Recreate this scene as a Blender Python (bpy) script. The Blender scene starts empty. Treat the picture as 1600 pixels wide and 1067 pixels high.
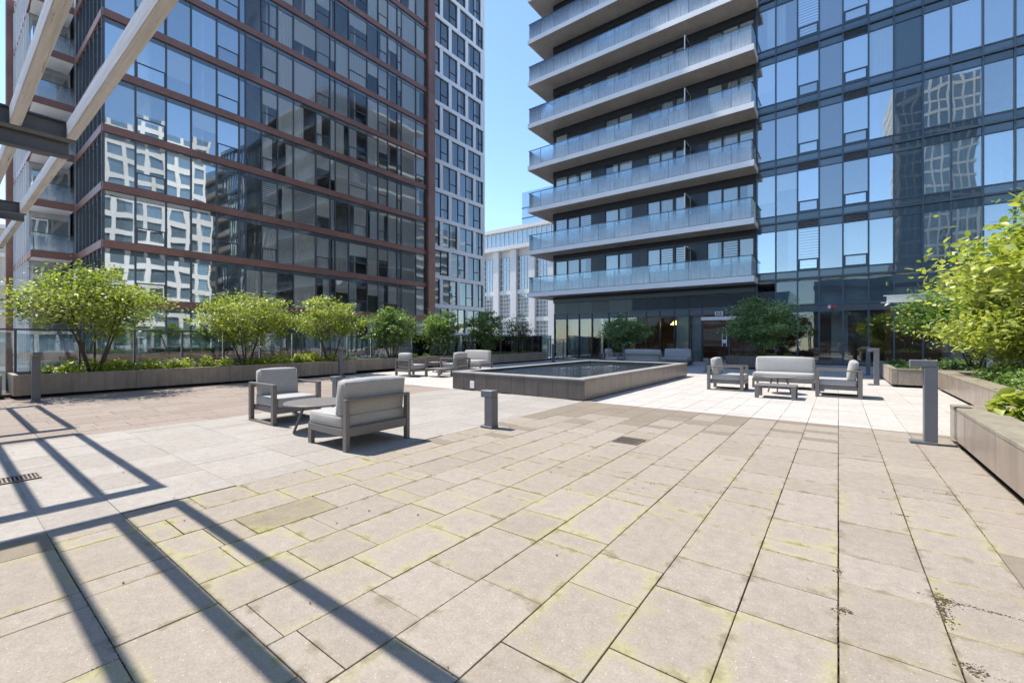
import bpy, math, random
import numpy as np
from mathutils import Vector
R = math.radians
random.seed(7)
rng = np.random.default_rng(11)
scene = bpy.context.scene
COL = scene.collection

# ------------------------------------------------------------------ camera, sky, sun, exposure
cam_d = bpy.data.cameras.new("camera")
cam_d.sensor_width = 36.0
cam_d.lens = 15.3
cam_d.shift_y = -0.0022
cam_d.clip_start = 0.05
cam_d.clip_end = 6000
cam = bpy.data.objects.new("camera", cam_d)
cam.location = (0, 0, 1.3)
cam.rotation_euler = (R(90), 0, math.atan2(0.6, 0.8))
COL.objects.link(cam)
scene.camera = cam

SHX, SHY = 0.555, 0.105            # where a metre of height throws its shadow
SUN = Vector((-SHX, -SHY, 1.0)).normalized()
world = bpy.data.worlds.new("World")
scene.world = world
world.use_nodes = True
wn = world.node_tree.nodes
sky = wn.new("ShaderNodeTexSky")
sky.sky_type = 'NISHITA'
sky.sun_disc = False
sky.sun_elevation = math.asin(SUN.z)
sky.sun_rotation = math.atan2(SUN.x, SUN.y)
sky.altitude = 100
sky.air_density = 1.0
sky.dust_density = 0.15
sky.ozone_density = 4.5
wn["Background"].inputs[1].default_value = 0.125
world.node_tree.links.new(sky.outputs[0], wn["Background"].inputs[0])

sun_d = bpy.data.lights.new("sun", 'SUN')
sun_d.energy = 3.2
sun_d.angle = R(0.53)
sun_d.color = (1.0, 0.95, 0.87)
sun_o = bpy.data.objects.new("sun", sun_d)
sun_o.rotation_euler = SUN.to_track_quat('Z', 'Y').to_euler()
sun_o.location = (0, 0, 60)
COL.objects.link(sun_o)

scene.view_settings.view_transform = 'Standard'
scene.view_settings.look = 'None'
scene.view_settings.gamma = 1
scene.view_settings.exposure = 1.30
scene.view_settings.use_curve_mapping = False
scene.cycles.max_bounces = 8
scene.cycles.transparent_max_bounces = 16
scene.cycles.caustics_reflective = False
scene.cycles.caustics_refractive = False
scene.cycles.sample_clamp_indirect = 6
scene.cycles.use_denoising = True

# ------------------------------------------------------------------ materials
def new_mat(name):
    m = bpy.data.materials.new(name)
    m.use_nodes = True
    nt = m.node_tree
    b = nt.nodes["Principled BSDF"]
    return m, nt, b

def N(nt, t, **kw):
    n = nt.nodes.new(t)
    for k, v in kw.items():
        if k.startswith('i_'):
            n.inputs[k[2:].replace('_', ' ')].default_value = v
        else:
            setattr(n, k, v)
    return n

def L(nt, a, b):
    nt.links.new(a, b)

def math_n(nt, op, a, b=None, clamp=False):
    n = nt.nodes.new("ShaderNodeMath"); n.operation = op; n.use_clamp = clamp
    for i, v in enumerate((a, b)):
        if v is None: continue
        if isinstance(v, (int, float)): n.inputs[i].default_value = v
        else: nt.links.new(v, n.inputs[i])
    return n.outputs[0]

def mixc(nt, fac, a, b, mode='MIX'):
    n = nt.nodes.new("ShaderNodeMix"); n.data_type = 'RGBA'; n.blend_type = mode
    for sock, v in ((n.inputs[0], fac), (n.inputs[6], a), (n.inputs[7], b)):
        if isinstance(v, (int, float)): sock.default_value = v
        elif isinstance(v, (tuple, list)): sock.default_value = (*v[:3], 1)
        else: nt.links.new(v, sock)
    return n.outputs[2]

def noise(nt, vec, scale, detail=4, rough=0.6):
    n = nt.nodes.new("ShaderNodeTexNoise")
    n.inputs["Scale"].default_value = scale
    n.inputs["Detail"].default_value = detail
    n.inputs["Roughness"].default_value = rough
    if vec is not None: nt.links.new(vec, n.inputs["Vector"])
    return n.outputs[0]

def ramp(nt, fac, lo, hi, a=0.0, b=1.0):
    n = nt.nodes.new("ShaderNodeMapRange")
    n.inputs[1].default_value = lo; n.inputs[2].default_value = hi
    n.inputs[3].default_value = a; n.inputs[4].default_value = b
    nt.links.new(fac, n.inputs[0])
    return n.outputs[0]

def wpos(nt):
    return nt.nodes.new("ShaderNodeNewGeometry").outputs["Position"]

def bump(nt, b, h, strength=0.2, dist=0.01):
    n = nt.nodes.new("ShaderNodeBump")
    n.inputs["Strength"].default_value = strength
    n.inputs["Distance"].default_value = dist
    nt.links.new(h, n.inputs["Height"])
    nt.links.new(n.outputs[0], b.inputs["Normal"])

def stretch(nt, vec, s):
    n = nt.nodes.new("ShaderNodeVectorMath"); n.operation = 'MULTIPLY'
    n.inputs[1].default_value = s
    nt.links.new(vec, n.inputs[0])
    return n.outputs[0]

def simple(name, col, rough=0.6, metal=0.0, var=0.15, scale=6.0, bstr=0.0, spec=0.5, fine=60.0):
    m, nt, b = new_mat(name)
    p = wpos(nt)
    n1 = noise(nt, p, scale)
    n2 = noise(nt, p, fine, 3)
    k = math_n(nt, 'ADD', math_n(nt, 'MULTIPLY', n1, 1.4), math_n(nt, 'MULTIPLY', n2, 0.6))
    f = ramp(nt, k, 0.6, 1.4, 1 - var, 1 + var)
    c = mixc(nt, 1.0, col, (1, 1, 1), 'MULTIPLY')
    vm = nt.nodes.new("ShaderNodeVectorMath"); vm.operation = 'SCALE'
    nt.links.new(c, vm.inputs[0]); nt.links.new(f, vm.inputs["Scale"])
    nt.links.new(vm.outputs[0], b.inputs["Base Color"])
    b.inputs["Roughness"].default_value = rough
    b.inputs["Metallic"].default_value = metal
    b.inputs["Specular IOR Level"].default_value = spec
    if bstr: bump(nt, b, n2, bstr, 0.004)
    return m

M = {}

def paver_mat(name, cols, moss):
    m, nt, b = new_mat(name)
    p = wpos(nt)
    oi = N(nt, "ShaderNodeObjectInfo")
    at_r = N(nt, "ShaderNodeAttribute", attribute_name="tint")
    rnd = math_n(nt, 'FRACT', math_n(nt, 'ADD', oi.outputs["Random"], at_r.outputs["Fac"]))
    n1 = noise(nt, p, 2.3, 5)
    n2 = noise(nt, p, 14, 5, 0.7)
    n3 = noise(nt, p, 240, 2, 0.8)
    base = mixc(nt, rnd, cols[0], cols[1])
    base = mixc(nt, ramp(nt, n1, 0.3, 0.72, 0, 0.55), base, cols[2])
    grain = ramp(nt, n3, 0.25, 0.75, 0.80, 1.18)
    n4 = noise(nt, p, 75, 4, 0.8)
    mott = math_n(nt, 'MULTIPLY', ramp(nt, n2, 0.25, 0.75, 0.84, 1.14), ramp(nt, n4, 0.28, 0.72, 0.80, 1.20))
    vm = N(nt, "ShaderNodeVectorMath", operation='SCALE')
    L(nt, base, vm.inputs[0]); L(nt, math_n(nt, 'MULTIPLY', grain, mott), vm.inputs["Scale"])
    col = vm.outputs[0]
    # pale specks
    v = N(nt, "ShaderNodeTexVoronoi"); v.inputs["Scale"].default_value = 34
    L(nt, p, v.inputs["Vector"])
    sp = math_n(nt, 'LESS_THAN', v.outputs["Distance"], 0.09)
    col = mixc(nt, math_n(nt, 'MULTIPLY', sp, 0.45), col, (0.75, 0.7, 0.64))
    if moss:
        tc = N(nt, "ShaderNodeTexCoord")
        sx = N(nt, "ShaderNodeSeparateXYZ"); L(nt, tc.outputs["Object"], sx.inputs[0])
        hx = N(nt, "ShaderNodeAttribute", attribute_name="hx")
        hy = N(nt, "ShaderNodeAttribute", attribute_name="hy")
        dx = math_n(nt, 'SUBTRACT', hx.outputs["Fac"], math_n(nt, 'ABSOLUTE', sx.outputs[0]))
        dy = math_n(nt, 'SUBTRACT', hy.outputs["Fac"], math_n(nt, 'ABSOLUTE', sx.outputs[1]))
        d = math_n(nt, 'MINIMUM', dx, dy)
        nm = noise(nt, p, 7.0, 4)
        nl = noise(nt, p, 1.1, 2)
        dd = math_n(nt, 'ADD', d, math_n(nt, 'MULTIPLY', math_n(nt, 'SUBTRACT', nm, 0.5), 0.30))
        edge = ramp(nt, dd, -0.03, 0.07, 1.0, 0.0)
        big = ramp(nt, nl, 0.30, 0.52, 0.0, 1.0)
        own = ramp(nt, math_n(nt, 'FRACT', math_n(nt, 'MULTIPLY', oi.outputs["Random"], 7.3)), 0.15, 0.75, 0.1, 1.0)
        geo = N(nt, "ShaderNodeSeparateXYZ"); L(nt, p, geo.inputs[0])
        near = ramp(nt, geo.outputs[1], 2.8, 7.0, 1.0, 0.15)
        mk = math_n(nt, 'MULTIPLY', math_n(nt, 'MULTIPLY', edge, big), math_n(nt, 'MULTIPLY', near, own))
        mk = math_n(nt, 'MULTIPLY', mk, ramp(nt, noise(nt, p, 28, 4, 0.7), 0.28, 0.62, 0.35, 1.0))
        mcol = mixc(nt, n2, (0.42, 0.40, 0.075), (0.36, 0.35, 0.13))
        col = mixc(nt, math_n(nt, 'MULTIPLY', mk, 0.66), col, mcol)
        # thin dirty rim along the joints
        rim = ramp(nt, dd, -0.03, 0.010, 1.0, 0.0)
        col = mixc(nt, math_n(nt, 'MULTIPLY', rim, 0.45), col, (0.12, 0.09, 0.055))
        st = ramp(nt, noise(nt, p, 0.75, 5, 0.65), 0.58, 0.74, 0.0, 0.25)
        col = mixc(nt, st, col, (0.27, 0.23, 0.18))
    L(nt, col, b.inputs["Base Color"])
    b.inputs["Roughness"].default_value = 0.85
    b.inputs["Specular IOR Level"].default_value = 0.25
    bump(nt, b, math_n(nt, 'ADD', math_n(nt, 'MULTIPLY', n3, 0.7), n2), 0.35, 0.004)
    return m

M['paver'] = paver_mat("tan_concrete_paver", ((0.255, 0.214, 0.172), (0.30, 0.258, 0.214), (0.315, 0.275, 0.232)), True)
M['paver_dark'] = paver_mat("brown_concrete_paver", ((0.235, 0.188, 0.155), (0.285, 0.232, 0.192), (0.265, 0.218, 0.18)), False)
M['paver_light'] = paver_mat("pale_granite_paver", ((0.43, 0.40, 0.365), (0.49, 0.46, 0.42), (0.38, 0.345, 0.31)), False)
M['paver_strip'] = paver_mat("grey_granite_paver", ((0.30, 0.272, 0.24), (0.36, 0.33, 0.295), (0.27, 0.24, 0.208)), False)
M['paver_stained'] = paver_mat("stained_paver", ((0.24, 0.205, 0.145), (0.26, 0.225, 0.16), (0.16, 0.12, 0.08)), True)
M['joint'] = simple("joint_soil", (0.075, 0.055, 0.032), 0.95, var=0.4, scale=30)
M['moss'] = simple("joint_moss", (0.06, 0.046, 0.022), 0.95, var=0.5, scale=20, bstr=0.5)
M['litter'] = simple("dry_litter", (0.10, 0.07, 0.035), 0.9, var=0.5)
M['concrete'] = simple("cast_concrete", (0.34, 0.325, 0.30), 0.85, var=0.2, scale=1.2, bstr=0.2)
M['podium'] = simple("podium_concrete", (0.42, 0.41, 0.39), 0.85)
M['street'] = simple("street_concrete", (0.30, 0.29, 0.28), 0.9, var=0.3, scale=0.2)

def agg_mat(name, a, b_, rough, coat, grain=140, streak=0.2):
    m, nt, b = new_mat(name)
    p = wpos(nt)
    n = noise(nt, p, grain, 3, 0.85)
    n2 = noise(nt, p, 3.0, 4)
    c = mixc(nt, ramp(nt, n, 0.33, 0.67), a, b_)
    st = noise(nt, stretch(nt, p, (6, 6, 0.5)), 2.0, 4)
    k = math_n(nt, 'MULTIPLY', ramp(nt, n2, 0.2, 0.8, 0.8, 1.2), ramp(nt, st, 0.3, 0.75, 1.0 + streak, 1.0 - streak))
    vm = N(nt, "ShaderNodeVectorMath", operation='SCALE')
    L(nt, c, vm.inputs[0]); L(nt, k, vm.inputs["Scale"])
    L(nt, vm.outputs[0], b.inputs["Base Color"])
    b.inputs["Roughness"].default_value = rough
    b.inputs["Coat Weight"].default_value = coat
    b.inputs["Coat Roughness"].default_value = 0.18
    bump(nt, b, n, 0.25, 0.003)
    return m
M['aggregate'] = agg_mat("exposed_aggregate", (0.14, 0.115, 0.088), (0.42, 0.355, 0.285), 0.8, 0.0, 90)
M['granite'] = agg_mat("brown_granite", (0.15, 0.115, 0.09), (0.30, 0.24, 0.195), 0.4, 0.25, 260)
M['granite_top'] = agg_mat("weathered_granite_top", (0.17, 0.15, 0.105), (0.29, 0.25, 0.19), 0.7, 0.0, 120)
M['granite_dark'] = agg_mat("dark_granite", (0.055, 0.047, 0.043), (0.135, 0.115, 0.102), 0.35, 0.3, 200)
M['coping'] = agg_mat("grey_coping_stone", (0.20, 0.19, 0.175), (0.34, 0.325, 0.30), 0.6, 0.0, 160, 0.05)
M['soil'] = simple("planting_soil", (0.045, 0.033, 0.022), 0.95, var=0.4, scale=20, bstr=0.6)
M['bollard'] = simple("grey_bollard_paint", (0.135, 0.138, 0.15), 0.45, var=0.08, metal=0.0)
M['frame'] = simple("taupe_aluminium", (0.165, 0.152, 0.142), 0.42, var=0.06, scale=10)
M['brass_dark'] = simple("dark_steel", (0.055, 0.06, 0.07), 0.45, metal=0.3, var=0.15, scale=3)
M['steel_beam'] = simple("charcoal_beam_paint", (0.10, 0.105, 0.115), 0.5, var=0.2, scale=4)
M['white_plate'] = simple("white_plastic", (0.75, 0.75, 0.74), 0.5, var=0.04)
M['red'] = simple("red_plastic", (0.5, 0.02, 0.03), 0.4, var=0.05)
M['grate'] = simple("drain_grate_iron", (0.22, 0.175, 0.14), 0.6, metal=0.4, var=0.3, scale=30)
M['black'] = simple("black_recess", (0.012, 0.012, 0.013), 0.9, var=0.1)
M['brown_metal'] = simple("brown_metal_band", (0.27, 0.135, 0.10), 0.42, metal=0.35, var=0.28, scale=0.5, fine=9)
M['mullion'] = simple("grey_mullion", (0.10, 0.11, 0.12), 0.4, metal=0.35, var=0.12)
M['blue_mullion'] = simple("blue_grey_mullion", (0.075, 0.108, 0.135), 0.4, metal=0.4, var=0.15)
M['white_grid'] = simple("pale_grey_cladding", (0.78, 0.80, 0.81), 0.55, var=0.06, scale=0.6)
M['white_stone'] = simple("white_precast", (0.72, 0.69, 0.65), 0.7, var=0.08, scale=0.3)
M['beige_stone'] = simple("beige_precast", (0.56, 0.50, 0.43), 0.8, var=0.1, scale=0.4)
M['slab_edge'] = simple("pale_slab_edge", (0.86, 0.86, 0.855), 0.6, var=0.07, scale=0.8)
M['interior'] = simple("interior_wall", (0.72, 0.71, 0.68), 0.8, var=0.5, scale=0.35)
M['interior_dark'] = simple("interior_dark_wall", (0.5, 0.5, 0.5), 0.8, var=0.5, scale=0.5)
M['ceiling'] = simple("interior_ceiling", (0.8, 0.8, 0.78), 0.9, var=0.1)
M['lobby_wall'] = simple("lobby_brown_wall", (0.10, 0.055, 0.04), 0.5, var=0.4, scale=1.0)
M['lobby_column'] = simple("lobby_grey_column", (0.42, 0.41, 0.40), 0.6, var=0.1)

def concrete_soffit():
    m, nt, b = new_mat("board_marked_soffit")
    p = wpos(nt)
    n1 = noise(nt, stretch(nt, p, (0.8, 0.5, 1)), 1.2, 6, 0.65)
    n2 = noise(nt, p, 9, 5)
    n3 = noise(nt, p, 70, 2)
    c = mixc(nt, ramp(nt, n1, 0.3, 0.7), (0.46, 0.41, 0.375), (0.62, 0.58, 0.54))
    k = math_n(nt, 'MULTIPLY', ramp(nt, n2, 0.25, 0.75, 0.85, 1.12), ramp(nt, n3, 0.2, 0.8, 0.9, 1.08))
    vm = N(nt, "ShaderNodeVectorMath", operation='SCALE')
    L(nt, c, vm.inputs[0]); L(nt, k, vm.inputs["Scale"])
    L(nt, vm.outputs[0], b.inputs["Base Color"])
    b.inputs["Roughness"].default_value = 0.9
    bump(nt, b, n2, 0.2, 0.01)
    return m
M['soffit'] = concrete_soffit()

def wood_mat():
    m, nt, b = new_mat("whitewashed_timber")
    p = wpos(nt)
    g = noise(nt, stretch(nt, p, (0.7, 14, 14)), 2.2, 6, 0.7)
    big = noise(nt, p, 1.3, 3)
    c = mixc(nt, ramp(nt, g, 0.32, 0.66), (0.50, 0.495, 0.485), (0.72, 0.72, 0.725))
    chk = ramp(nt, noise(nt, stretch(nt, p, (1.2, 30, 30)), 1.7, 5, 0.7), 0.60, 0.66, 0, 0.75)
    c = mixc(nt, chk, c, (0.16, 0.13, 0.10))
    c = mixc(nt, ramp(nt, big, 0.35, 0.65, 0, 0.35), c, (0.50, 0.48, 0.45))
    L(nt, c, b.inputs["Base Color"])
    b.inputs["Roughness"].default_value = 0.8
    bump(nt, b, g, 0.4, 0.006)
    return m
M['wood'] = wood_mat()

def fabric_mat():
    m, nt, b = new_mat("woven_warm_grey_fabric")
    tc = N(nt, "ShaderNodeTexCoord")
    p = tc.outputs["Object"]
    a = noise(nt, stretch(nt, p, (12, 3, 90)), 4, 3)
    c_ = noise(nt, stretch(nt, p, (90, 90, 12)), 4, 3)
    w = math_n(nt, 'ADD', math_n(nt, 'MULTIPLY', a, 0.5), math_n(nt, 'MULTIPLY', c_, 0.5))
    big = noise(nt, p, 5, 3)
    col = mixc(nt, ramp(nt, w, 0.36, 0.64), (0.27, 0.26, 0.245), (0.45, 0.435, 0.41))
    col = mixc(nt, ramp(nt, big, 0.4, 0.75, 0, 0.25), col, (0.36, 0.34, 0.315))
    L(nt, col, b.inputs["Base Color"])
    b.inputs["Roughness"].default_value = 0.95
    b.inputs["Sheen Weight"].default_value = 0.2
    bump(nt, b, math_n(nt, 'ADD', math_n(nt, 'MULTIPLY', big, 3.0), w), 0.35, 0.006)
    return m
M['fabric'] = fabric_mat()

def glass_mat(name, tint, refl, wav=0.05, wscale=0.55, opaque=None, ior=1.55, gtint=(0.90, 0.96, 0.96)):
    """thin coated glazing: part mirror, part tinted see-through (or a solid spandrel behind)"""
    m, nt, b = new_mat(name)
    out = nt.nodes["Material Output"]
    p = wpos(nt)
    oi = N(nt, "ShaderNodeObjectInfo")
    sh = N(nt, "ShaderNodeVectorMath", operation='ADD')
    cx = N(nt, "ShaderNodeCombineXYZ")
    for i in range(3): L(nt, math_n(nt, 'MULTIPLY', oi.outputs["Random"], 31.0 + 17 * i), cx.inputs[i])
    L(nt, p, sh.inputs[0]); L(nt, cx.outputs[0], sh.inputs[1])
    n = noise(nt, sh.outputs[0], wscale, 1, 0.4)
    bp = N(nt, "ShaderNodeBump"); bp.inputs["Strength"].default_value = 1.0
    bp.inputs["Distance"].default_value = wav
    L(nt, n, bp.inputs["Height"])
    gl = N(nt, "ShaderNodeBsdfGlossy"); gl.inputs["Roughness"].default_value = 0.012
    gl.inputs["Color"].default_value = (*gtint, 1)
    L(nt, bp.outputs[0], gl.inputs["Normal"])
    if opaque:
        body = b
        n2 = noise(nt, p, 1.5, 4)
        L(nt, mixc(nt, n2, tuple(c * 0.8 for c in opaque), tuple(c * 1.2 for c in opaque)), b.inputs["Base Color"])
        b.inputs["Roughness"].default_value = 0.5
    else:
        body = N(nt, "ShaderNodeBsdfTransparent")
        body.inputs["Color"].default_value = (*tint, 1)
    fr = N(nt, "ShaderNodeFresnel"); fr.inputs["IOR"].default_value = ior
    fac = math_n(nt, 'ADD', math_n(nt, 'MULTIPLY', fr.outputs[0], 1.0 - refl), refl, clamp=True)
    fac = math_n(nt, 'MULTIPLY', fac, ramp(nt, oi.outputs["Random"], 0, 1, 0.78, 1.2), clamp=True)
    mx = N(nt, "ShaderNodeMixShader")
    L(nt, fac, mx.inputs[0]); L(nt, body.outputs[0], mx.inputs[1]); L(nt, gl.outputs[0], mx.inputs[2])
    L(nt, mx.outputs[0], out.inputs[0])
    nt.nodes.remove(b) if not opaque else None
    return m
M['glass'] = glass_mat("window_glass_bright_reflection", (0.90, 0.95, 0.96), 0.50, 0.0055)  # mirror share raised to put bright sky reflections into the near panes
M['glass_weak_refl'] = glass_mat("window_glass_weak_reflection", (0.98, 1.0, 1.0), 0.08, 0.007)  # same glass for the far panes, its reflection turned down
M['glass_r'] = glass_mat("curtain_wall_glass", (0.85, 0.94, 0.95), 0.48, 0.006)
M['glass_w'] = glass_mat("blue_window_glass", (0.90, 0.95, 0.97), 0.17, 0.008)
M['glass_shop'] = glass_mat("storefront_glass", (0.80, 0.86, 0.86), 0.10, 0.008)
M['glass_rail'] = glass_mat("railing_glass", (0.86, 0.92, 0.92), 0.06, 0.006)
M['spandrel'] = glass_mat("dark_spandrel_glass", None, 0.09, 0.006, opaque=(0.05, 0.065, 0.075))
M['spandrel_l'] = glass_mat("grey_spandrel_glass", None, 0.30, 0.008, opaque=(0.06, 0.075, 0.10))
M['spandrel_b'] = glass_mat("blue_spandrel_glass", None, 0.07, 0.008, opaque=(0.016, 0.042, 0.06))
M['dark_panel'] = glass_mat("speckled_dark_panel", None, 0.0, 0.004, ior=1.3, opaque=(0.014, 0.018, 0.026))
M['teal_glass'] = glass_mat("teal_tower_glass", None, 0.4, 0.02, opaque=(0.05, 0.16, 0.22))
M['far_glass'] = glass_mat("far_window_glass", None, 0.25, 0.02, opaque=(0.10, 0.15, 0.16))
M['mirror_glass'] = glass_mat("reflected_tower_glass", None, 0.12, 0.02, opaque=(0.10, 0.15, 0.18))

def balcony_glass():
    m, nt, b = new_mat("fritted_balcony_glass")
    out = nt.nodes["Material Output"]
    p = wpos(nt)
    tr = N(nt, "ShaderNodeBsdfTransparent"); tr.inputs["Color"].default_value = (0.84, 0.93, 0.96, 1)
    df = N(nt, "ShaderNodeBsdfTranslucent"); df.inputs["Color"].default_value = (0.80, 0.87, 0.91, 1)
    d2 = N(nt, "ShaderNodeBsdfDiffuse"); d2.inputs["Color"].default_value = (0.82, 0.88, 0.91, 1)
    a = N(nt, "ShaderNodeMixShader"); a.inputs[0].default_value = 0.6
    L(nt, df.outputs[0], a.inputs[1]); L(nt, d2.outputs[0], a.inputs[2])
    fog = N(nt, "ShaderNodeMixShader")
    st = noise(nt, stretch(nt, p, (9, 9, 0.7)), 1.0, 4)
    tc = N(nt, "ShaderNodeTexCoord"); sx = N(nt, "ShaderNodeSeparateXYZ"); L(nt, tc.outputs["Generated"], sx.inputs[0])
    frit = ramp(nt, sx.outputs[2], 0.0, 0.95, 0.92, 0.10)
    L(nt, math_n(nt, 'MULTIPLY', frit, math_n(nt, 'MULTIPLY', ramp(nt, st, 0.25, 0.75, 0.7, 1.25), ramp(nt, N(nt, 'ShaderNodeObjectInfo').outputs['Random'], 0, 1, 0.75, 1.2)), clamp=True), fog.inputs[0])
    L(nt, tr.outputs[0], fog.inputs[1]); L(nt, a.outputs[0], fog.inputs[2])
    gl = N(nt, "ShaderNodeBsdfGlossy"); gl.inputs["Roughness"].default_value = 0.03
    gl.inputs["Color"].default_value = (0.85, 0.95, 1, 1)
    fr = N(nt, "ShaderNodeFresnel"); fr.inputs["IOR"].default_value = 1.5
    mx = N(nt, "ShaderNodeMixShader")
    L(nt, math_n(nt, 'ADD', fr.outputs[0], 0.05, clamp=True), mx.inputs[0])
    L(nt, fog.outputs[0], mx.inputs[1]); L(nt, gl.outputs[0], mx.inputs[2])
    L(nt, mx.outputs[0], out.inputs[0])
    nt.nodes.remove(b)
    return m
M['balcony_glass'] = balcony_glass()

def cloth_mat(name, a, b_, stripes=None):
    m, nt, b = new_mat(name)
    p = wpos(nt)
    oi = N(nt, "ShaderNodeObjectInfo")
    c = mixc(nt, oi.outputs["Random"], a, b_)
    if stripes:
        s = N(nt, "ShaderNodeSeparateXYZ"); L(nt, p, s.inputs[0])
        w = math_n(nt, 'FRACT', math_n(nt, 'MULTIPLY', s.outputs[2], stripes))
        c = mixc(nt, math_n(nt, 'GREATER_THAN', w, 0.55), c, (0.22, 0.23, 0.24))
    L(nt, c, b.inputs["Base Color"])
    b.inputs["Roughness"].default_value = 0.9
    return m
M['curtain'] = cloth_mat("pale_curtain", (0.85, 0.84, 0.78), (0.62, 0.66, 0.68))
M['blind'] = cloth_mat("cream_blind", (0.85, 0.82, 0.70), (0.74, 0.74, 0.72))
M['zebra'] = cloth_mat("striped_blind", (0.85, 0.84, 0.80), (0.75, 0.75, 0.72), 7.0)

def leaf_mat(name, c1, c2, c3, trans=0.35):
    m, nt, b = new_mat(name)
    out = nt.nodes["Material Output"]
    at = N(nt, "ShaderNodeAttribute", attribute_name="tint")
    f = at.outputs["Fac"]
    col = mixc(nt, ramp(nt, f, 0.0, 0.6), c1, c2)
    col = mixc(nt, ramp(nt, f, 0.6, 1.0), col, c3)
    L(nt, col, b.inputs["Base Color"])
    b.inputs["Roughness"].default_value = 0.42
    b.inputs["Specular IOR Level"].default_value = 0.45
    tl = N(nt, "ShaderNodeBsdfTranslucent")
    hs = mixc(nt, 1.0, col, (1.5, 1.55, 0.6), 'MULTIPLY')
    L(nt, hs, tl.inputs["Color"])
    mx = N(nt, "ShaderNodeMixShader"); mx.inputs[0].default_value = trans
    L(nt, b.outputs[0], mx.inputs[1]); L(nt, tl.outputs[0], mx.inputs[2])
    L(nt, mx.outputs[0], out.inputs[0])
    return m
M['leaf_yellow'] = leaf_mat("yellow_green_leaf", (0.13, 0.20, 0.035), (0.29, 0.345, 0.06), (0.50, 0.50, 0.19), 0.38)
M['leaf_mid'] = leaf_mat("fresh_green_leaf", (0.09, 0.17, 0.05), (0.18, 0.28, 0.08), (0.30, 0.38, 0.14))
M['leaf_dark'] = leaf_mat("deep_green_leaf", (0.05, 0.11, 0.035), (0.10, 0.17, 0.055), (0.19, 0.26, 0.10))
M['leaf_grey'] = leaf_mat("grey_green_leaf", (0.11, 0.19, 0.08), (0.22, 0.33, 0.14), (0.38, 0.47, 0.25))
M['leaf_yew'] = leaf_mat("yew_green_leaf", (0.022, 0.055, 0.015), (0.05, 0.095, 0.022), (0.11, 0.15, 0.04), 0.2)
M['bark'] = simple("grey_brown_bark", (0.10, 0.075, 0.055), 0.9, var=0.35, scale=25, bstr=0.6)

def water_mat():
    m, nt, b = new_mat("dark_pool_water")
    p = wpos(nt)
    n = noise(nt, p, 5.5, 4, 0.6)
    n2 = noise(nt, p, 22, 3, 0.6)
    b.inputs["Base Color"].default_value = (0.012, 0.017, 0.022, 1)
    b.inputs["Roughness"].default_value = 0.06
    b.inputs["IOR"].default_value = 1.33
    bump(nt, b, math_n(nt, 'ADD', n, math_n(nt, 'MULTIPLY', n2, 0.3)), 0.6, 0.05)
    return m
M['water'] = water_mat()
M['foam'] = simple("white_water_foam", (0.75, 0.78, 0.80), 0.2, var=0.1)

def lamp_mat(name, col, s):
    m, nt, b = new_mat(name)
    b.inputs["Base Color"].default_value = (*col, 1)
    b.inputs["Emission Color"].default_value = (*col, 1)
    b.inputs["Emission Strength"].default_value = s
    return m
M['warm_lamp'] = lamp_mat("warm_lamp_shade", (1.0, 0.62, 0.2), 3.0)
M['ceiling_lamp'] = lamp_mat("ceiling_light_panel", (1.0, 0.78, 0.5), 2.5)

# ------------------------------------------------------------------ object helpers
def tag(o, label=None, cat=None, group=None, kind=None):
    if label: o["label"] = label
    if cat: o["category"] = cat
    if group: o["group"] = group
    if kind: o["kind"] = kind
    return o

def link(name, data, parent=None, loc=(0, 0, 0)):
    o = bpy.data.objects.new(name, data)
    COL.objects.link(o)
    o.location = loc
    if parent is not None: o.parent = parent
    return o

def thing(name, loc, label, cat, group=None, rz=0.0):
    o = link(name, None, None, loc)
    o.empty_display_size = 0.2
    o.rotation_euler[2] = rz
    return tag(o, label, cat, group)

def mesh_from(name, verts, faces, mat, smooth=False):
    me = bpy.data.meshes.new(name)
    me.from_pydata([tuple(v) for v in verts], [], faces)
    if mat is not None: me.materials.append(mat)
    if smooth:
        me.polygons.foreach_set("use_smooth", [True] * len(me.polygons))
    me.update()
    return me

class MB:
    """collects simple shapes into one mesh"""
    def __init__(self): self.v = []; self.f = []
    def add(self, v, f):
        o = len(self.v); self.v += [tuple(p) for p in v]; self.f += [tuple(i + o for i in q) for q in f]
    def box(self, mn, mx, c=0.0):
        v, f = box_geo(mn, mx, c); self.add(v, f)
    def tube(self, pts, rads, n=6, cap=True):
        pts = [Vector(p) for p in pts]; rings = []
        o = len(self.v); nv = []
        for i, p in enumerate(pts):
            d = (pts[min(i + 1, len(pts) - 1)] - pts[max(i - 1, 0)]).normalized()
            a = d.cross(Vector((0.31, 0.12, 0.94))).normalized()
            if a.length < 0.1: a = Vector((1, 0, 0))
            b = d.cross(a).normalized()
            for k in range(n):
                t = 2 * math.pi * k / n
                nv.append(tuple(p + (a * math.cos(t) + b * math.sin(t)) * rads[i]))
        fs = []
        for i in range(len(pts) - 1):
            for k in range(n):
                fs.append((i * n + k, i * n + (k + 1) % n, (i + 1) * n + (k + 1) % n, (i + 1) * n + k))
        if cap:
            fs.append(tuple(range(n))[::-1]); fs.append(tuple((len(pts) - 1) * n + k for k in range(n)))
        self.add(nv, fs)
    def build(self, name, mat, parent=None, loc=(0, 0, 0), smooth=False):
        me = mesh_from(name, self.v, self.f, mat, smooth)
        return link(name, me, parent, loc)

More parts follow.
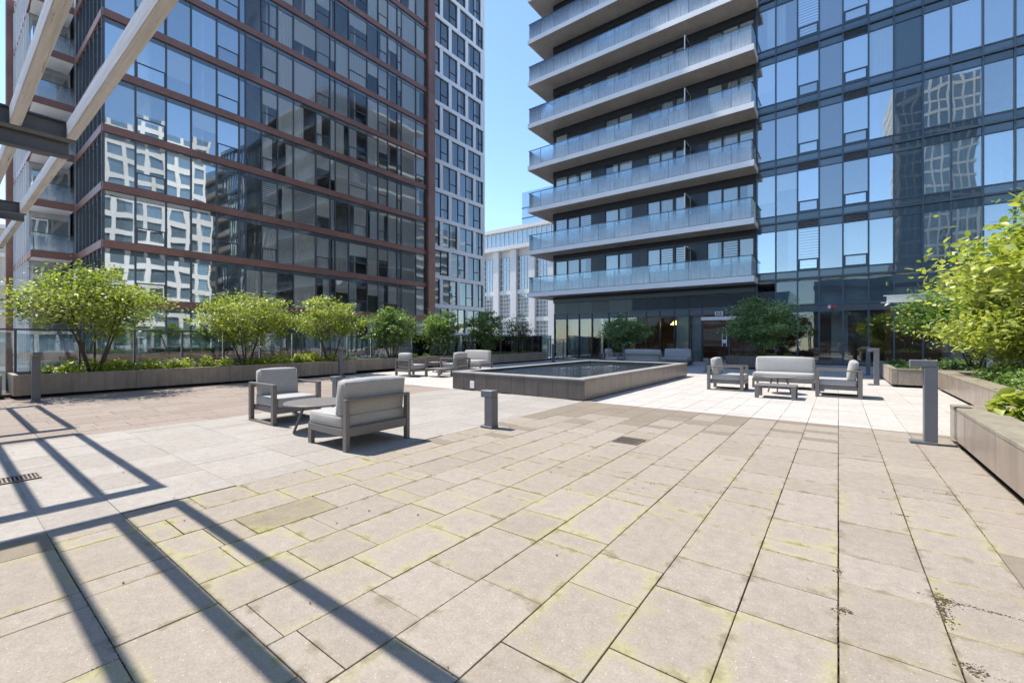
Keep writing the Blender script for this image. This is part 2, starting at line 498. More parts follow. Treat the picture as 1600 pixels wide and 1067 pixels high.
def box_geo(mn, mx, c=0.0):
    x0, y0, z0 = mn; x1, y1, z1 = mx
    if c <= 0:
        v = [(x0, y0, z0), (x1, y0, z0), (x1, y1, z0), (x0, y1, z0), (x0, y0, z1), (x1, y0, z1), (x1, y1, z1), (x0, y1, z1)]
        f = [(0, 3, 2, 1), (4, 5, 6, 7), (0, 1, 5, 4), (1, 2, 6, 5), (2, 3, 7, 6), (3, 0, 4, 7)]
        return v, f
    # chamfered box: three quads' corners per box corner
    v = []; idx = {}
    for i, x in enumerate((x0, x1)):
        for j, y in enumerate((y0, y1)):
            for k, z in enumerate((z0, z1)):
                sx = c if i == 0 else -c; sy = c if j == 0 else -c; sz = c if k == 0 else -c
                idx[(i, j, k, 0)] = len(v); v.append((x, y + sy, z + sz))
                idx[(i, j, k, 1)] = len(v); v.append((x + sx, y, z + sz))
                idx[(i, j, k, 2)] = len(v); v.append((x + sx, y + sy, z))
    f = []
    I = lambda i, j, k, a: idx[(i, j, k, a)]
    f.append((I(0,0,0,0), I(0,0,1,0), I(0,1,1,0), I(0,1,0,0))); f.append((I(1,0,0,0), I(1,1,0,0), I(1,1,1,0), I(1,0,1,0)))
    f.append((I(0,0,0,1), I(1,0,0,1), I(1,0,1,1), I(0,0,1,1))); f.append((I(0,1,0,1), I(0,1,1,1), I(1,1,1,1), I(1,1,0,1)))
    f.append((I(0,0,0,2), I(0,1,0,2), I(1,1,0,2), I(1,0,0,2))); f.append((I(0,0,1,2), I(1,0,1,2), I(1,1,1,2), I(0,1,1,2)))
    for i in (0, 1):
        for j in (0, 1): f.append((I(i,j,0,0), I(i,j,0,1), I(i,j,1,1), I(i,j,1,0)))
        for k in (0, 1): f.append((I(i,0,k,0), I(i,0,k,2), I(i,1,k,2), I(i,1,k,0)))
    for j in (0, 1):
        for k in (0, 1): f.append((I(0,j,k,1), I(0,j,k,2), I(1,j,k,2), I(1,j,k,1)))
    for i in (0, 1):
        for j in (0, 1):
            for k in (0, 1): f.append((I(i,j,k,0), I(i,j,k,1), I(i,j,k,2)))
    cen = Vector(((x0 + x1) / 2, (y0 + y1) / 2, (z0 + z1) / 2))
    g = []
    for q in f:
        a, b, d = Vector(v[q[0]]), Vector(v[q[1]]), Vector(v[q[2]])
        n = (b - a).cross(d - a)
        m = sum((Vector(v[i]) for i in q), Vector()) / len(q)
        g.append(q if n.dot(m - cen) > 0 else q[::-1])
    return v, g

_cache = {}
def box(name, mn, mx, mat, parent=None, c=0.0, pl=None):
    """box part given in world (or parent-local) coordinates; alike boxes share one mesh"""
    mn = [min(a, b) for a, b in zip(mn, mx)] if False else list(mn)
    d = [mx[i] - mn[i] for i in range(3)]
    cen = [(mx[i] + mn[i]) / 2 for i in range(3)]
    key = ("box", tuple(round(x, 4) for x in d), mat.name, c)
    me = _cache.get(key)
    if me is None:
        v, f = box_geo([-x / 2 for x in d], [x / 2 for x in d], c)
        me = _cache[key] = mesh_from(name, v, f, mat)
    if parent is not None and pl is None:
        pl = parent.get("_base")
        pl = tuple(pl) if pl is not None else (0, 0, 0)
    pl = pl or (0, 0, 0)
    return link(name, me, parent, (cen[0] - pl[0], cen[1] - pl[1], cen[2] - pl[2]))

def based(o):
    """children of o are then given in world coordinates"""
    o["_base"] = list(o.location)
    return o

def rounded_box(sx, sy, sz, r, puff=0.0, n=5):
    """soft cushion, centred"""
    v = []; f = []
    def pt(p):
        q = Vector(p)
        h = Vector((sx / 2 - r, sy / 2 - r, sz / 2 - r))
        c = Vector((max(-h.x, min(h.x, q.x)), max(-h.y, min(h.y, q.y)), max(-h.z, min(h.z, q.z))))
        d = q - c
        if d.length > 1e-6: q = c + d.normalized() * r
        kx = 1 - (2 * q.x / sx) ** 2; ky = 1 - (2 * q.y / sy) ** 2; kz = 1 - (2 * q.z / sz) ** 2
        kx, ky, kz = max(kx, 0), max(ky, 0), max(kz, 0)
        q.z += puff * (1 if q.z > 0 else -1) * kx * ky * abs(2 * q.z / sz)
        q.x += puff * (1 if q.x > 0 else -1) * kz * ky * abs(2 * q.x / sx)
        q.y += puff * (1 if q.y > 0 else -1) * kz * kx * abs(2 * q.y / sy)
        return tuple(q)
    def ticks(s):
        t = [-s / 2, -s / 2 + r * 0.3, -s / 2 + r * 0.7, -s / 2 + r]
        m = [(-s / 2 + r) + (s - 2 * r) * k / n for k in range(1, n)]
        return t + m + [-x for x in t[::-1]]
    S = (sx, sy, sz)
    for ax in range(3):
        u, w = (ax + 1) % 3, (ax + 2) % 3
        tu, tw = ticks(S[u]), ticks(S[w])
        for sgn in (-1, 1):
            o = len(v)
            for a in tu:
                for b in tw:
                    p = [0, 0, 0]; p[ax] = sgn * S[ax] / 2; p[u] = a; p[w] = b
                    v.append(pt(p))
            nw = len(tw)
            for i in range(len(tu) - 1):
                for j in range(nw - 1):
                    q = (o + i * nw + j, o + (i + 1) * nw + j, o + (i + 1) * nw + j + 1, o + i * nw + j + 1)
                    f.append(q if sgn > 0 else q[::-1])
    return v, f

def copy_tree(o, parent=None):
    c = o.copy(); COL.objects.link(c); c.parent = parent
    for ch in o.children: copy_tree(ch, c)
    return c

# ------------------------------------------------------------------ ground, podium, terrace floor
g = link("ground", mesh_from("ground", [(-1500, -1500, -14), (1500, -1500, -14), (1500, 1500, -14), (-1500, 1500, -14)], [(0, 1, 2, 3)], M['street']))
tag(g, kind="structure")
pod = link("podium", mesh_from("podium", *box_geo((-16.35, -14, -13.99), (16, 27.0, -0.32)), M['podium'])); tag(pod, kind="structure")
floor = link("terrace_floor", mesh_from("terrace_floor", *box_geo((-16.3, -13.9, -0.30), (15.9, 26.98, -0.030)), M['joint'])); tag(floor, kind="structure")

CW = 0.388
slabs = []          # x0,x1,y0,y1,mat
X_STRIP0, X_STRIP1, Y_ZONE, Y_TURN = -21 * CW, -11 * CW, 8.2, 0.85
rs = random.Random(5)
def lengths(y0, y1, long=False):
    y = y0 - rs.random() * 0.5; out = []; last = 0
    while y < y1:
        l = rs.choices((0.5, 1.0, 1.5, 2.0), (3, 5, 4, 0.6 if not long else 4))[0] * CW
        if l == last == 0.5 * CW: l = CW * 1.5
        last = l
        a, b = max(y, y0), min(y + l, y1)
        if b - a > 0.06: out.append((a, b))
        y += l
    return out
def zone(x, y):
    if y >= Y_ZONE: return 'paver_light'
    if X_STRIP0 - 1e-3 <= x < X_STRIP1 - 1e-3: return 'paver_strip'
    return 'paver_dark' if x < X_STRIP0 else 'paver'
k = -38
while k * CW < 6.0:
    x0, x1 = k * CW, (k + 1) * CW
    xm = (x0 + x1) / 2
    strip = X_STRIP0 < xm < X_STRIP1
    for (ya, yb) in (((Y_ZONE, 26.9),) if strip else ((Y_TURN, Y_ZONE), (Y_ZONE, 26.9))):
        for a, b in lengths(ya, yb, xm < X_STRIP0):
            slabs.append((x0, x1, a, b, zone(xm, (a + b) / 2)))
    k += 1
# the pale strip is laid across, in wider courses
y = Y_TURN
while y < Y_ZONE - 0.1:
    y2 = min(y + CW * rs.choice((1.5, 1.5, 2.0)), Y_ZONE)
    if Y_ZONE - y2 < 0.3: y2 = Y_ZONE
    for a, b in lengths(X_STRIP0, X_STRIP1, True): slabs.append((a, b, y, y2, 'paver_strip'))
    y = y2
# courses running the other way in the near left corner
for (ya, yb) in ((0.85 - CW, 0.85), (0.85 - 2.5 * CW, 0.85 - CW), (0.85 - 3.5 * CW, 0.85 - 2.5 * CW), (0.85 - 5 * CW, 0.85 - 3.5 * CW)):
    for (xa, xb) in ((-38 * CW, X_STRIP0), (X_STRIP0, X_STRIP1), (X_STRIP1, 6.0)):
        for a, b in lengths(xa, xb, True):
            slabs.append((a, b, ya, yb, zone((a + b) / 2, 0)))
def near_planter(x0, x1, y0, y1):
    xm, ym = (x0 + x1) / 2, (y0 + y1) / 2
    if xm > 1.3 and ym < 7.7: return True
    if xm > 2.2: return True
    if xm < -14.5: return True
    if -8.0 < xm < -4.4 and 8.4 < ym < 15.7: return True
    return False
slabs = [s for s in slabs if not near_planter(*s[:4])]
# the stained slab lies where the photograph has it
best = min(range(len(slabs)), key=lambda i: abs((slabs[i][0] + slabs[i][1]) / 2 + 3.28) + abs((slabs[i][2] + slabs[i][3]) / 2 - 1.63))
slabs[best] = slabs[best][:4] + ('paver_stained',)
def seen_area(s):
    x, y = (s[0] + s[1]) / 2, (s[2] + s[3]) / 2
    D = -0.6 * x + 0.8 * y; c = 0.8 * x + 0.6 * y
    if D < 1.45 or abs(c / D) > 1.22: return 0
    return (s[1] - s[0]) * (s[3] - s[2]) / D ** 3
order = sorted(range(len(slabs)), key=lambda i: -seen_area(slabs[i]))
single = set(order[:295])
GAP = 0.0033
far = {}
for i, (x0, x1, y0, y1, mk) in enumerate(slabs):
    dz = rs.uniform(-0.0012, 0.0012)
    gp = GAP * rs.uniform(0.55, 1.25)
    GY = GAP
    if mk == 'paver_strip' or mk == 'paver_light' and x1 < X_STRIP1 + 0.1: gp *= 0.42; GY *= 0.42
    if i in single:
        hx, hy = (x1 - x0) / 2 - gp, (y1 - y0) / 2 - GY * rs.choice((0.5, 0.8, 1.1))
        key = ("slab", round(hx, 3), round(hy, 3), mk)
        me = _cache.get(key)
        if me is None:
            v, f = box_geo((-hx, -hy, -0.028), (hx, hy, 0.0), 0.0016)
            me = mesh_from("paving_slab", v, f, M[mk])
            for nm, val in (("hx", hx), ("hy", hy)):
                at = me.attributes.new(nm, 'FLOAT', 'POINT')
                at.data.foreach_set("value", [val] * len(me.vertices))
            _cache[key] = me
        link("paving_slab", me, floor, ((x0 + x1) / 2, (y0 + y1) / 2, dz))
    else:
        far.setdefault(mk, []).append((x0 + gp, x1 - gp, y0 + GY * .6, y1 - GY * .6, dz, rs.random()))
for mk, lst in far.items():
    mb = MB(); tint = []
    for (a, b, c_, d, dz, t) in lst:
        v, f = box_geo((a, c_, -0.028), (b, d, dz)); f = [q for q in f if q != (0, 3, 2, 1)]
        mb.add(v, f); tint += [t] * 8
    o = mb.build("paving_slabs", M[mk], floor)
    at = o.data.attributes.new("tint", 'FLOAT', 'POINT'); at.data.foreach_set("value", tint)
    tag(o, kind="stuff")

# moss and grit in the near joints
mb = MB()
def clump(x, y, r, h):
    n = 5; a0 = rs.random() * 6
    vs = [(x + r * math.cos(a0 + 2 * math.pi * i / n) * rs.uniform(.6, 1.3), y + r * math.sin(a0 + 2 * math.pi * i / n) * rs.uniform(.6, 1.3), -0.006) for i in range(n)] + [(x, y, h)]
    mb.add(vs, [(i, (i + 1) % n, n) for i in range(n)])
for i in sorted(single):
    x0, x1, y0, y1, mk = slabs[i]
    if mk in ('paver_light', 'paver_strip'): continue
    dist = math.hypot((x0 + x1) / 2, (y0 + y1) / 2)
    dens = (26 if x0 > -0.2 else 15) if dist < 5.5 else 5
    wet = rs.random() ** 2 * 2.2
    for _ in range(int((y1 - y0) * dens * 2 * wet)):
        clump(x0 + rs.gauss(0, 0.004), rs.uniform(y0, y1), rs.uniform(0.003, 0.008), rs.uniform(0.0, 0.004))
    for _ in range(int((x1 - x0) * dens * wet)):
        clump(rs.uniform(x0, x1), y0 + rs.gauss(0, 0.003), rs.uniform(0.003, 0.007), rs.uniform(0.0, 0.004))
for (cx, cy, sx, sy, nn) in ((0.405, 2.92, 0.014, 0.09, 300), (0.43, 3.02, 0.022, 0.018, 150), (0.58, 3.03, 0.10, 0.006, 130), (0.42, 2.46, 0.022, 0.022, 190), (0.58, 2.45, 0.09, 0.008, 110), (0.025, 2.62, 0.016, 0.014, 110), (0.0, 3.05, 0.012, 0.02, 40), (0.36, 4.3, 0.03, 0.008, 40), (0.7, 5.1, 0.05, 0.008, 50), (-1.9, 3.3, 0.03, 0.008, 30), (-1.35, 3.9, 0.05, 0.008, 30)):
    for _ in range(nn): clump(rs.gauss(cx, sx), rs.gauss(cy, sy), rs.uniform(0.006, 0.020), rs.uniform(0.001, 0.005))
tag(mb.build("joint_moss", M['moss']), "dark moss and grit tufts growing in the tan paving joints", "moss", kind="stuff")
mb = MB()
for _ in range(110):
    x, y = rs.uniform(-9, 1.1), rs.uniform(0.3, 9) ** 1.0
    a = rs.random() * 6.3; l = rs.uniform(0.005, 0.014); w = l * 0.45
    ca, sa = math.cos(a), math.sin(a)
    P = [(l, 0, .004), (0, w, .008), (-l, 0, .003), (0, -w, .006)]
    mb.add([(x + p * ca - q * sa, y + p * sa + q * ca, z) for p, q, z in P], [(0, 1, 2, 3)])
tag(mb.build("fallen_leaves", M['litter']), "small dry leaves scattered over the paving", "leaf litter", kind="stuff")

# drain grates
def grate(x0, x1, y0, y1, label, along_x):
    t = based(thing("drain_grate", ((x0 + x1) / 2, (y0 + y1) / 2, 0.002), label, "drain grate", "drain grates in the paving"))
    box("pan", (x0, y0, -0.001), (x1, y1, 0.0035), M['black'], t)
    mbf = MB(); w = 0.012; cx, cy = (x0 + x1) / 2, (y0 + y1) / 2
    for a, b in (((x0, y0), (x1, y0 + w)), ((x0, y1 - w), (x1, y1)), ((x0, y0 + w), (x0 + w, y1 - w)), ((x1 - w, y0 + w), (x1, y1 - w))):
        mbf.box((a[0] - cx, a[1] - cy, 0.002), (b[0] - cx, b[1] - cy, 0.010))
    mbf.build("rim", M['grate'], t)
    n = int(((x1 - x0) if along_x else (y1 - y0)) / 0.026)
    for i in range(1, n):
        if along_x:
            x = x0 + (x1 - x0) * i / n; box("bar", (x - 0.005, y0 + w, 0.002), (x + 0.005, y1 - w, 0.009), M['grate'], t)
        else:
            y = y0 + (y1 - y0) * i / n; box("bar", (x0 + w, y - 0.005, 0.002), (x1 - w, y + 0.005, 0.009), M['grate'], t)
grate(-2.30, -1.98, 5.18, 5.50, "square rusty drain grate set in the tan paving", True)
grate(-6.22, -5.98, -0.35, 0.62, "long slotted drain grate in pale paving at the left edge", False)

# ------------------------------------------------------------------ planters
def planter(x0, x1, y0, y1, h, mat, topmat, wall, label, joints=(), group=None, foot=0.07):
    t = based(thing("planter", ((x0 + x1) / 2, (y0 + y1) / 2, 0), label, "planter", group))
    box("plinth", (x0 + 0.09, y0 + 0.09, 0.002), (x1 - 0.09, y1 - 0.09, foot), M['black'], t)
    # front/back/side panels
    def runs(a, b, cuts):
        e = [a] + [c for c in cuts if a + .05 < c < b - .05] + [b]
        return list(zip(e[:-1], e[1:]))
    tz = h - (0.04 if topmat is not mat else 0.0)
    for sx0, sx1 in ((x0, x0 + wall), (x1 - wall, x1)):
        for a, b in runs(y0, y1, joints):
            box("panel", (sx0, a + 0.0015, foot), (sx1, b - 0.0015, tz), mat, t, 0.006)
    for sy0, sy1 in ((y0, y0 + wall), (y1 - wall, y1)):
        box("panel", (x0 + wall + 0.002, sy0 + 0.004, foot), (x1 - wall - 0.002, sy1 - 0.004, tz - 0.002), mat, t, 0.006)
    if topmat is not mat:
        for a, b in runs(y0, y1, joints):
            box("cap_stone", (x0 - 0.004, a + 0.001, tz + 0.001), (x0 + wall + 0.004, b - 0.001, h), topmat, t, 0.004)
            box("cap_stone", (x1 - wall - 0.004, a + 0.001, tz + 0.001), (x1 + 0.004, b - 0.001, h), topmat, t, 0.004)
        box("cap_stone", (x0 + wall + 0.006, y0 - 0.004, tz + 0.001), (x1 - wall - 0.006, y0 + wall, h - 0.001), topmat, t, 0.004)
        box("cap_stone", (x0 + wall + 0.006, y1 - wall, tz + 0.001), (x1 - wall - 0.006, y1 + 0.004, h - 0.001), topmat, t, 0.004)
    box("soil", (x0 + wall - 0.003, y0 + wall - 0.003, foot + 0.01), (x1 - wall + 0.003, y1 - wall + 0.003, h - 0.09), M['soil'], t)
    return t
planter(-15.85, -14.75, -5.5, 0.93, 0.50, M['aggregate'], M['aggregate'], 0.10, "dark aggregate planter set back at the far left edge", group="aggregate planters along the glass railing")
planter(-15.80, -14.20, 1.05, 9.38, 0.52, M['aggregate'], M['aggregate'], 0.10, "long dark aggregate planter holding the two yellow-green trees", (3.1, 5.2, 7.3), "aggregate planters along the glass railing")
planter(-15.85, -14.95, 9.46, 15.9, 0.52, M['aggregate'], M['aggregate'], 0.10, "dark aggregate planter set back behind the left seating group", (11.6, 13.8), "aggregate planters along the glass railing")
planter(-15.75, -14.15, 16.0, 22.4, 0.52, M['aggregate'], M['aggregate'], 0.10, "farthest dark aggregate planter along the railing beside the pool", (18.1, 20.2), "aggregate planters along the glass railing")
planter(1.14, 4.6, -3.0, 7.80, 0.475, M['granite'], M['granite_top'], 0.34, "near brown granite planter with mossy cap at the right edge", (0.2, 1.6, 3.0, 4.4, 5.8, 7.0), "granite planters on the right")
planter(2.02, 5.0, 7.86, 15.6, 0.49, M['granite'], M['granite_top'], 0.30, "set-back brown granite planter under the big yellow-green trees", (9.2, 10.6, 12, 13.4, 14.6), "granite planters on the right")
planter(1.15, 4.8, 15.7, 21.0, 0.50, M['aggregate'], M['granite_top'], 0.14, "dark planter behind the tall bollard beside the storefront", (), "granite planters on the right")
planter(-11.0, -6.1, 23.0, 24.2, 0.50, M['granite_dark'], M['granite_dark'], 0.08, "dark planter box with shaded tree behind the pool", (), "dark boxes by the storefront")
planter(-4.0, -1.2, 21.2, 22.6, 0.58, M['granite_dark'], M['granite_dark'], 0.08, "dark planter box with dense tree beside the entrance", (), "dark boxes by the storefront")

# ------------------------------------------------------------------ pool with bubbling water
px0, px1, py0, py1, ph = X_STRIP0 + 0.02, X_STRIP1 - 0.01, 8.23, 16.0, 0.46
pool = based(thing("water_feature", ((px0 + px1) / 2, (py0 + py1) / 2, 0), "low rectangular pool clad in dark granite tiles", "pool"))
w = 0.20
n = 10
for i in range(n):
    a = px0 + (px1 - px0) * i / n; b = px0 + (px1 - px0) * (i + 1) / n
    box("tile", (a + 0.0025, py0, 0.012), (b - 0.0025, py0 + 0.03, ph - 0.042), M['granite_dark'], pool, 0.003)
for i in range(6):
    a = py0 + 0.032 + (py1 - py0 - 0.032) * i / 6; b = py0 + 0.032 + (py1 - py0 - 0.032) * (i + 1) / 6
    for x in (px0, px1 - 0.03):
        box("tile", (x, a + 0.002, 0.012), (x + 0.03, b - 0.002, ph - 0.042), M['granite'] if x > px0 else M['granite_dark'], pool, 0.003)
mbx = MB(); c0 = pool.location
for mn, mx in (((px0 + .031, py0 + .031, 0.001), (px1 - .031, py0 + w, ph - .043)), ((px0 + .031, py1 - w, 0.001), (px1 - .031, py1 - .005, ph - .043)), ((px0 + .031, py0 + w, 0.001), (px0 + w, py1 - w, ph - .043)), ((px1 - w, py0 + w, 0.001), (px1 - .031, py1 - w, ph - .043))):
    mbx.box([mn[i] - c0[i] for i in range(3)], [mx[i] - c0[i] for i in range(3)])
mbx.build("basin_wall", M['granite_dark'], pool)
for (mn, mx) in (((px0 - .012, py0 - .012, ph - .04), (px1 + .012, py0 + .26, ph)), ((px0 - .012, py1 - .26, ph - .04), (px1 + .012, py1 + .012, ph)),
                 ((px0 - .012, py0 + .263, ph - .04), (px0 + .26, py1 - .263, ph)), ((px1 - .26, py0 + .263, ph - .04), (px1 + .012, py1 - .263, ph))):
    box("coping", mn, mx, M['coping'], pool, 0.005)
wt = box("water", (px0 + w - .001, py0 + w - .001, 0.3), (px1 - w + .001, py1 - w + .001, ph - 0.06), M['water'], pool)
mbx = MB()
for jx, jy in ((-6.3, 12.4), (-6.0, 13.4), (-6.7, 11.6)):
    for _ in range(70):
        a = rs.random() * 6.3; r = abs(rs.gauss(0, 0.28)); hgt = max(0.0, 0.018 * math.exp(-(r / 0.14) ** 2) * rs.uniform(.3, 1.2)) + rs.uniform(0, .02)
        x, y, z, q = jx + r * math.cos(a), jy + r * math.sin(a), ph - 0.06 + hgt, rs.uniform(0.004, 0.011)
        mbx.add([(x - q - c0[0], y - c0[1], z), (x + q * .5 - c0[0], y + q * .9 - c0[1], z), (x + q * .5 - c0[0], y - q * .9 - c0[1], z), (x - c0[0], y - c0[1], z + q), (x - c0[0], y - c0[1], z - q)],
                [(0, 2, 3), (2, 1, 3), (1, 0, 3), (2, 0, 4), (1, 2, 4), (0, 1, 4)])
tag(mbx.build("bubbling_water", M['foam'], pool), kind="stuff")
t = based(thing("outlet_cover", (-7.43, py0 - 0.012, 0.08), "small white outlet cover on the pool's front tiles", "outlet cover"))
box("plate", (-7.50, py0 - 0.016, 0.06), (-7.36, py0 + 0.001, 0.24), M['white_plate'], t, 0.004)

# ------------------------------------------------------------------ bollard lights
def bollard(x, y, tall, dirx, label):
    t = thing("bollard_light", (x, y, 0), label, "bollard", "grey bollard lights")
    h = 1.04 if tall else 0.55
    p = 0.062 if tall else 0.072
    over = 0.13 if tall else 0.07
    hh = 0.085 if tall else 0.10
    a, b = (-p - over, p) if dirx < 0 else (-p, p + over)
    box("post", (-p, -p, 0.036), (p, p, h - hh), M['bollard'], t, 0.004)
    hd = box("lamp_head", (a, -p - 0.001, h - hh + 0.0005), (b, p + 0.001, h), M['bollard'], t, 0.006)
    l0, l1 = (a + 0.02, -p - 0.02) if dirx < 0 else (p + 0.02, b - 0.02)
    box("lens", (l0, -p + 0.02, -hh / 2 - 0.004), (l1, p - 0.02, -hh / 2 + 0.004), M['white_plate'], hd, pl=((a + b) / 2, 0, 0) if False else None).location = ((l0 + l1) / 2 - (a + b) / 2, 0, -hh / 2)
    box("base_plate", (a, -p - 0.01, 0.001), (b, p + 0.01, 0.035), M['bollard'], t, 0.004)
bollard(-4.08, 4.93, False, -1, "short grey bollard standing alone on paving in front of the pool")
bollard(-8.12, 4.93, False, -1, "short grey bollard half hidden behind the near armless seat")
bollard(0.91, 7.42, True, -1, "tall grey bollard beside the near granite planter")
bollard(-13.35, 1.30, True, 1, "tall grey bollard in front of the left planter's end")
bollard(-13.55, 8.35, True, 1, "tall grey bollard before the planter behind the armchair")
bollard(-12.6, 20.6, True, 1, "tall grey bollard at the far end of the pool planter")
bollard(0.86, 16.0, True, -1, "tall grey bollard between right armchair and dark planter")
bollard(0.86, 20.3, True, -1, "dark bollard farthest right against the storefront glass")
bollard(-4.15, 18.4, False, -1, "short bollard in the shade before the glass entrance")

# ------------------------------------------------------------------ seating
FR, FB = M['frame'], M['fabric']
def cushion(name, s, r, puff, parent, loc, tilt=0.0):
    key = ("cush", s, r, puff)
    me = _cache.get(key)
    if me is None:
        v, f = rounded_box(*s, r, puff)
        me = _cache[key] = mesh_from(name, v, f, FB, True)
    o = link(name, me, parent, loc)
    o.rotation_euler = (0, tilt, 0)
    key = ("pipe", s)
    pm = _cache.get(key)
    if pm is None:
        m = MB(); sx, sy, sz = s; e = r * 0.30
        if name == "seat_cushion": loops = [[(a * (sx / 2 - e), b * (sy / 2 - e), z) for a, b in ((-1, -1), (1, -1), (1, 1), (-1, 1))] for z in (sz / 2 - e, -sz / 2 + e)]
        else: loops = [[(x, a * (sy / 2 - e), b * (sz / 2 - e)) for a, b in ((-1, -1), (1, -1), (1, 1), (-1, 1))] for x in (sx / 2 - e, -sx / 2 + e)]
        for lp in loops:
            for i in range(4): m.tube([lp[i], lp[(i + 1) % 4]], [0.0065, 0.0065], 5)
        pm = _cache[key] = mesh_from("piping", m.v, m.f, FB, True)
    link("piping", pm, o)
    return o
def seat(kind, x, y, rz, wd, label, group, arms=True):
    """local +x is the way the sitter faces; x,y = middle of the footprint"""
    t = thing(kind, (x, y, 0), label, "armchair" if arms else "sofa", group, rz)
    d = 0.84; hw = wd / 2; T = 0.045
    if arms:
        for s in (-1, 1):
            ya, yb = (hw - 0.06, hw) if s > 0 else (-hw, -hw + 0.06)
            box("arm", (-d / 2, ya, 0.585), (d / 2, yb, 0.615), FR, t, 0.003)
            box("leg", (-d / 2, ya, 0.029), (-d / 2 + 0.075, yb, 0.584), FR, t, 0.003)
            box("leg", (d / 2 - 0.075, ya, 0.029), (d / 2, yb, 0.584), FR, t, 0.003)
            box("runner", (-d / 2, ya, 0.001), (d / 2, yb, 0.028), FR, t, 0.003)
        iw = hw - 0.062
    else:
        for s in (-1, 1):
            ya, yb = (hw - 0.05, hw) if s > 0 else (-hw, -hw + 0.05)
            box("leg", (-d / 2, ya, 0.001), (-d / 2 + 0.07, yb, 0.575), FR, t, 0.003)
            box("leg", (d / 2 - 0.075, ya, 0.001), (d / 2, yb, 0.165), FR, t, 0.003)
        iw = hw - 0.001
    fz = 0.17
    box("seat_rail", (d / 2 - 0.04, -iw, fz), (d / 2 - (0.002 if arms else 0), iw, fz + 0.085), FR, t, 0.003)
    if arms:
        box("seat_rail", (-d / 2 + 0.002, -iw, fz), (-d / 2 + 0.04, iw, fz + 0.085), FR, t, 0.003)
    else:
        box("seat_rail", (-d / 2 + 0.01, -hw + 0.052, fz + 0.0), (-d / 2 + 0.045, hw - 0.052, fz + 0.105), FR, t, 0.003)
    for s in (-1, 1):
        ya, yb = (iw - 0.035, iw) if s > 0 else (-iw, -iw + 0.035)
        x0 = -d / 2 + (0.042 if arms else 0.072)
        box("side_rail", (x0, ya, fz + 0.001), (d / 2 - 0.042, yb, fz + 0.084), FR, t, 0.003)
    box("seat_deck", (-d / 2 + 0.075, -iw + 0.037, fz + 0.03), (d / 2 - 0.043, iw - 0.037, fz + 0.075), FR, t)
    box("back_rail", (-d / 2 + 0.001, -hw + (0.062 if arms else 0.0), 0.576 if not arms else 0.54), (-d / 2 + 0.065, hw - (0.062 if arms else 0.0), 0.604 if not arms else 0.584), FR, t, 0.003)
    for zz in (0.36, 0.46):
        box("back_slat", (-d / 2 + 0.03, -iw + 0.05, zz), (-d / 2 + 0.045, iw - 0.05, zz + 0.05), FR, t) if arms else None
    cushion("seat_cushion", (round(d - 0.10, 3), round(2 * iw - 0.015, 3), 0.15), 0.035, 0.010, t, (0.045, 0, fz + 0.085 + 0.076))
    cushion("back_cushion", (0.16, round(2 * iw - 0.03, 3), 0.43), 0.05, 0.018, t, (-d / 2 + 0.165, 0, 0.40 + 0.200), -0.13)
    return t
def round_table(x, y, r, label, h=0.40):
    t = thing("round_coffee_table", (x, y, 0), label, "table", "round coffee tables")
    nb = 40
    v = [(r * math.cos(2 * math.pi * i / nb), r * math.sin(2 * math.pi * i / nb), z) for z in (h - 0.025, h - 0.004) for i in range(nb)] + \
        [((r - .005) * math.cos(2 * math.pi * i / nb), (r - .005) * math.sin(2 * math.pi * i / nb), h) for i in range(nb)]
    f = [(i, (i + 1) % nb, nb + (i + 1) % nb, nb + i) for i in range(nb)] + [(nb + i, nb + (i + 1) % nb, 2 * nb + (i + 1) % nb, 2 * nb + i) for i in range(nb)] + [tuple(range(2 * nb, 3 * nb)), tuple(range(nb))[::-1]]
    link("table_top", mesh_from("table_top", v, f, FR), t)
    for k in range(3):
        a = 2.6 + k * 2 * math.pi / 3
        m = MB()
        m.tube([(r * .45 * math.cos(a), r * .45 * math.sin(a), h - 0.026), (r * .78 * math.cos(a), r * .78 * math.sin(a), 0.001)], [0.022, 0.017], 4)
        m.build("leg", FR, t)
    box("brace", (-r * .5, -0.02, h - 0.05), (r * .5, 0.02, h - 0.0262), FR, t)
def low_table(x, y, sx, sy, label):
    t = thing("low_table", (x, y, 0), label, "table", "low square tables")
    h = 0.29
    n = 5
    for i in range(n):
        a = -sy / 2 + sy * i / n; b = -sy / 2 + sy * (i + 1) / n
        box("top_slat", (-sx / 2, a + 0.003, h - 0.03), (sx / 2, b - 0.003, h), FR, t, 0.003)
    for s in (-1, 1):
        for q in (-1, 1):
            cx, cy = s * (sx / 2 - 0.045), q * (sy / 2 - 0.03)
            box("leg", (cx - 0.04, cy - 0.027, 0.001), (cx + 0.04, cy + 0.027, h - 0.032), FR, t, 0.003)
        box("apron", (s * (sx / 2 - 0.045) - 0.02, -sy / 2 + 0.058, h - 0.09), (s * (sx / 2 - 0.045) + 0.02, sy / 2 - 0.058, h - 0.0315), FR, t)
G1, G2, G3, G4 = "near seating group", "left seating group by the pool", "right seating group", "seating behind the pool"
seat("armchair", -7.18, 3.44, 0, 0.76, "grey cushioned armchair facing the near round table", G1)
seat("armless_sofa", -4.93, 3.31, math.pi, 0.93, "armless grey seat with its slatless back toward the camera", G1, arms=False)
round_table(-6.02, 3.36, 0.46, "grey round coffee table between the two nearest seats")
seat("armchair", -12.1, 10.2, math.pi / 2, 0.76, "grey armchair at the left of the far left seating group", G2)
seat("armchair", -11.32, 11.6, math.pi, 0.76, "grey armchair just left of the pool, back toward the camera", G2)
seat("armless_sofa", -12.65, 14.1, -math.pi / 2, 1.45, "shaded grey sofa behind the armchair left of the pool", G2, arms=False)
low_table(-11.15, 10.62, 0.74, 0.66, "low slatted table in front of the left seating group")
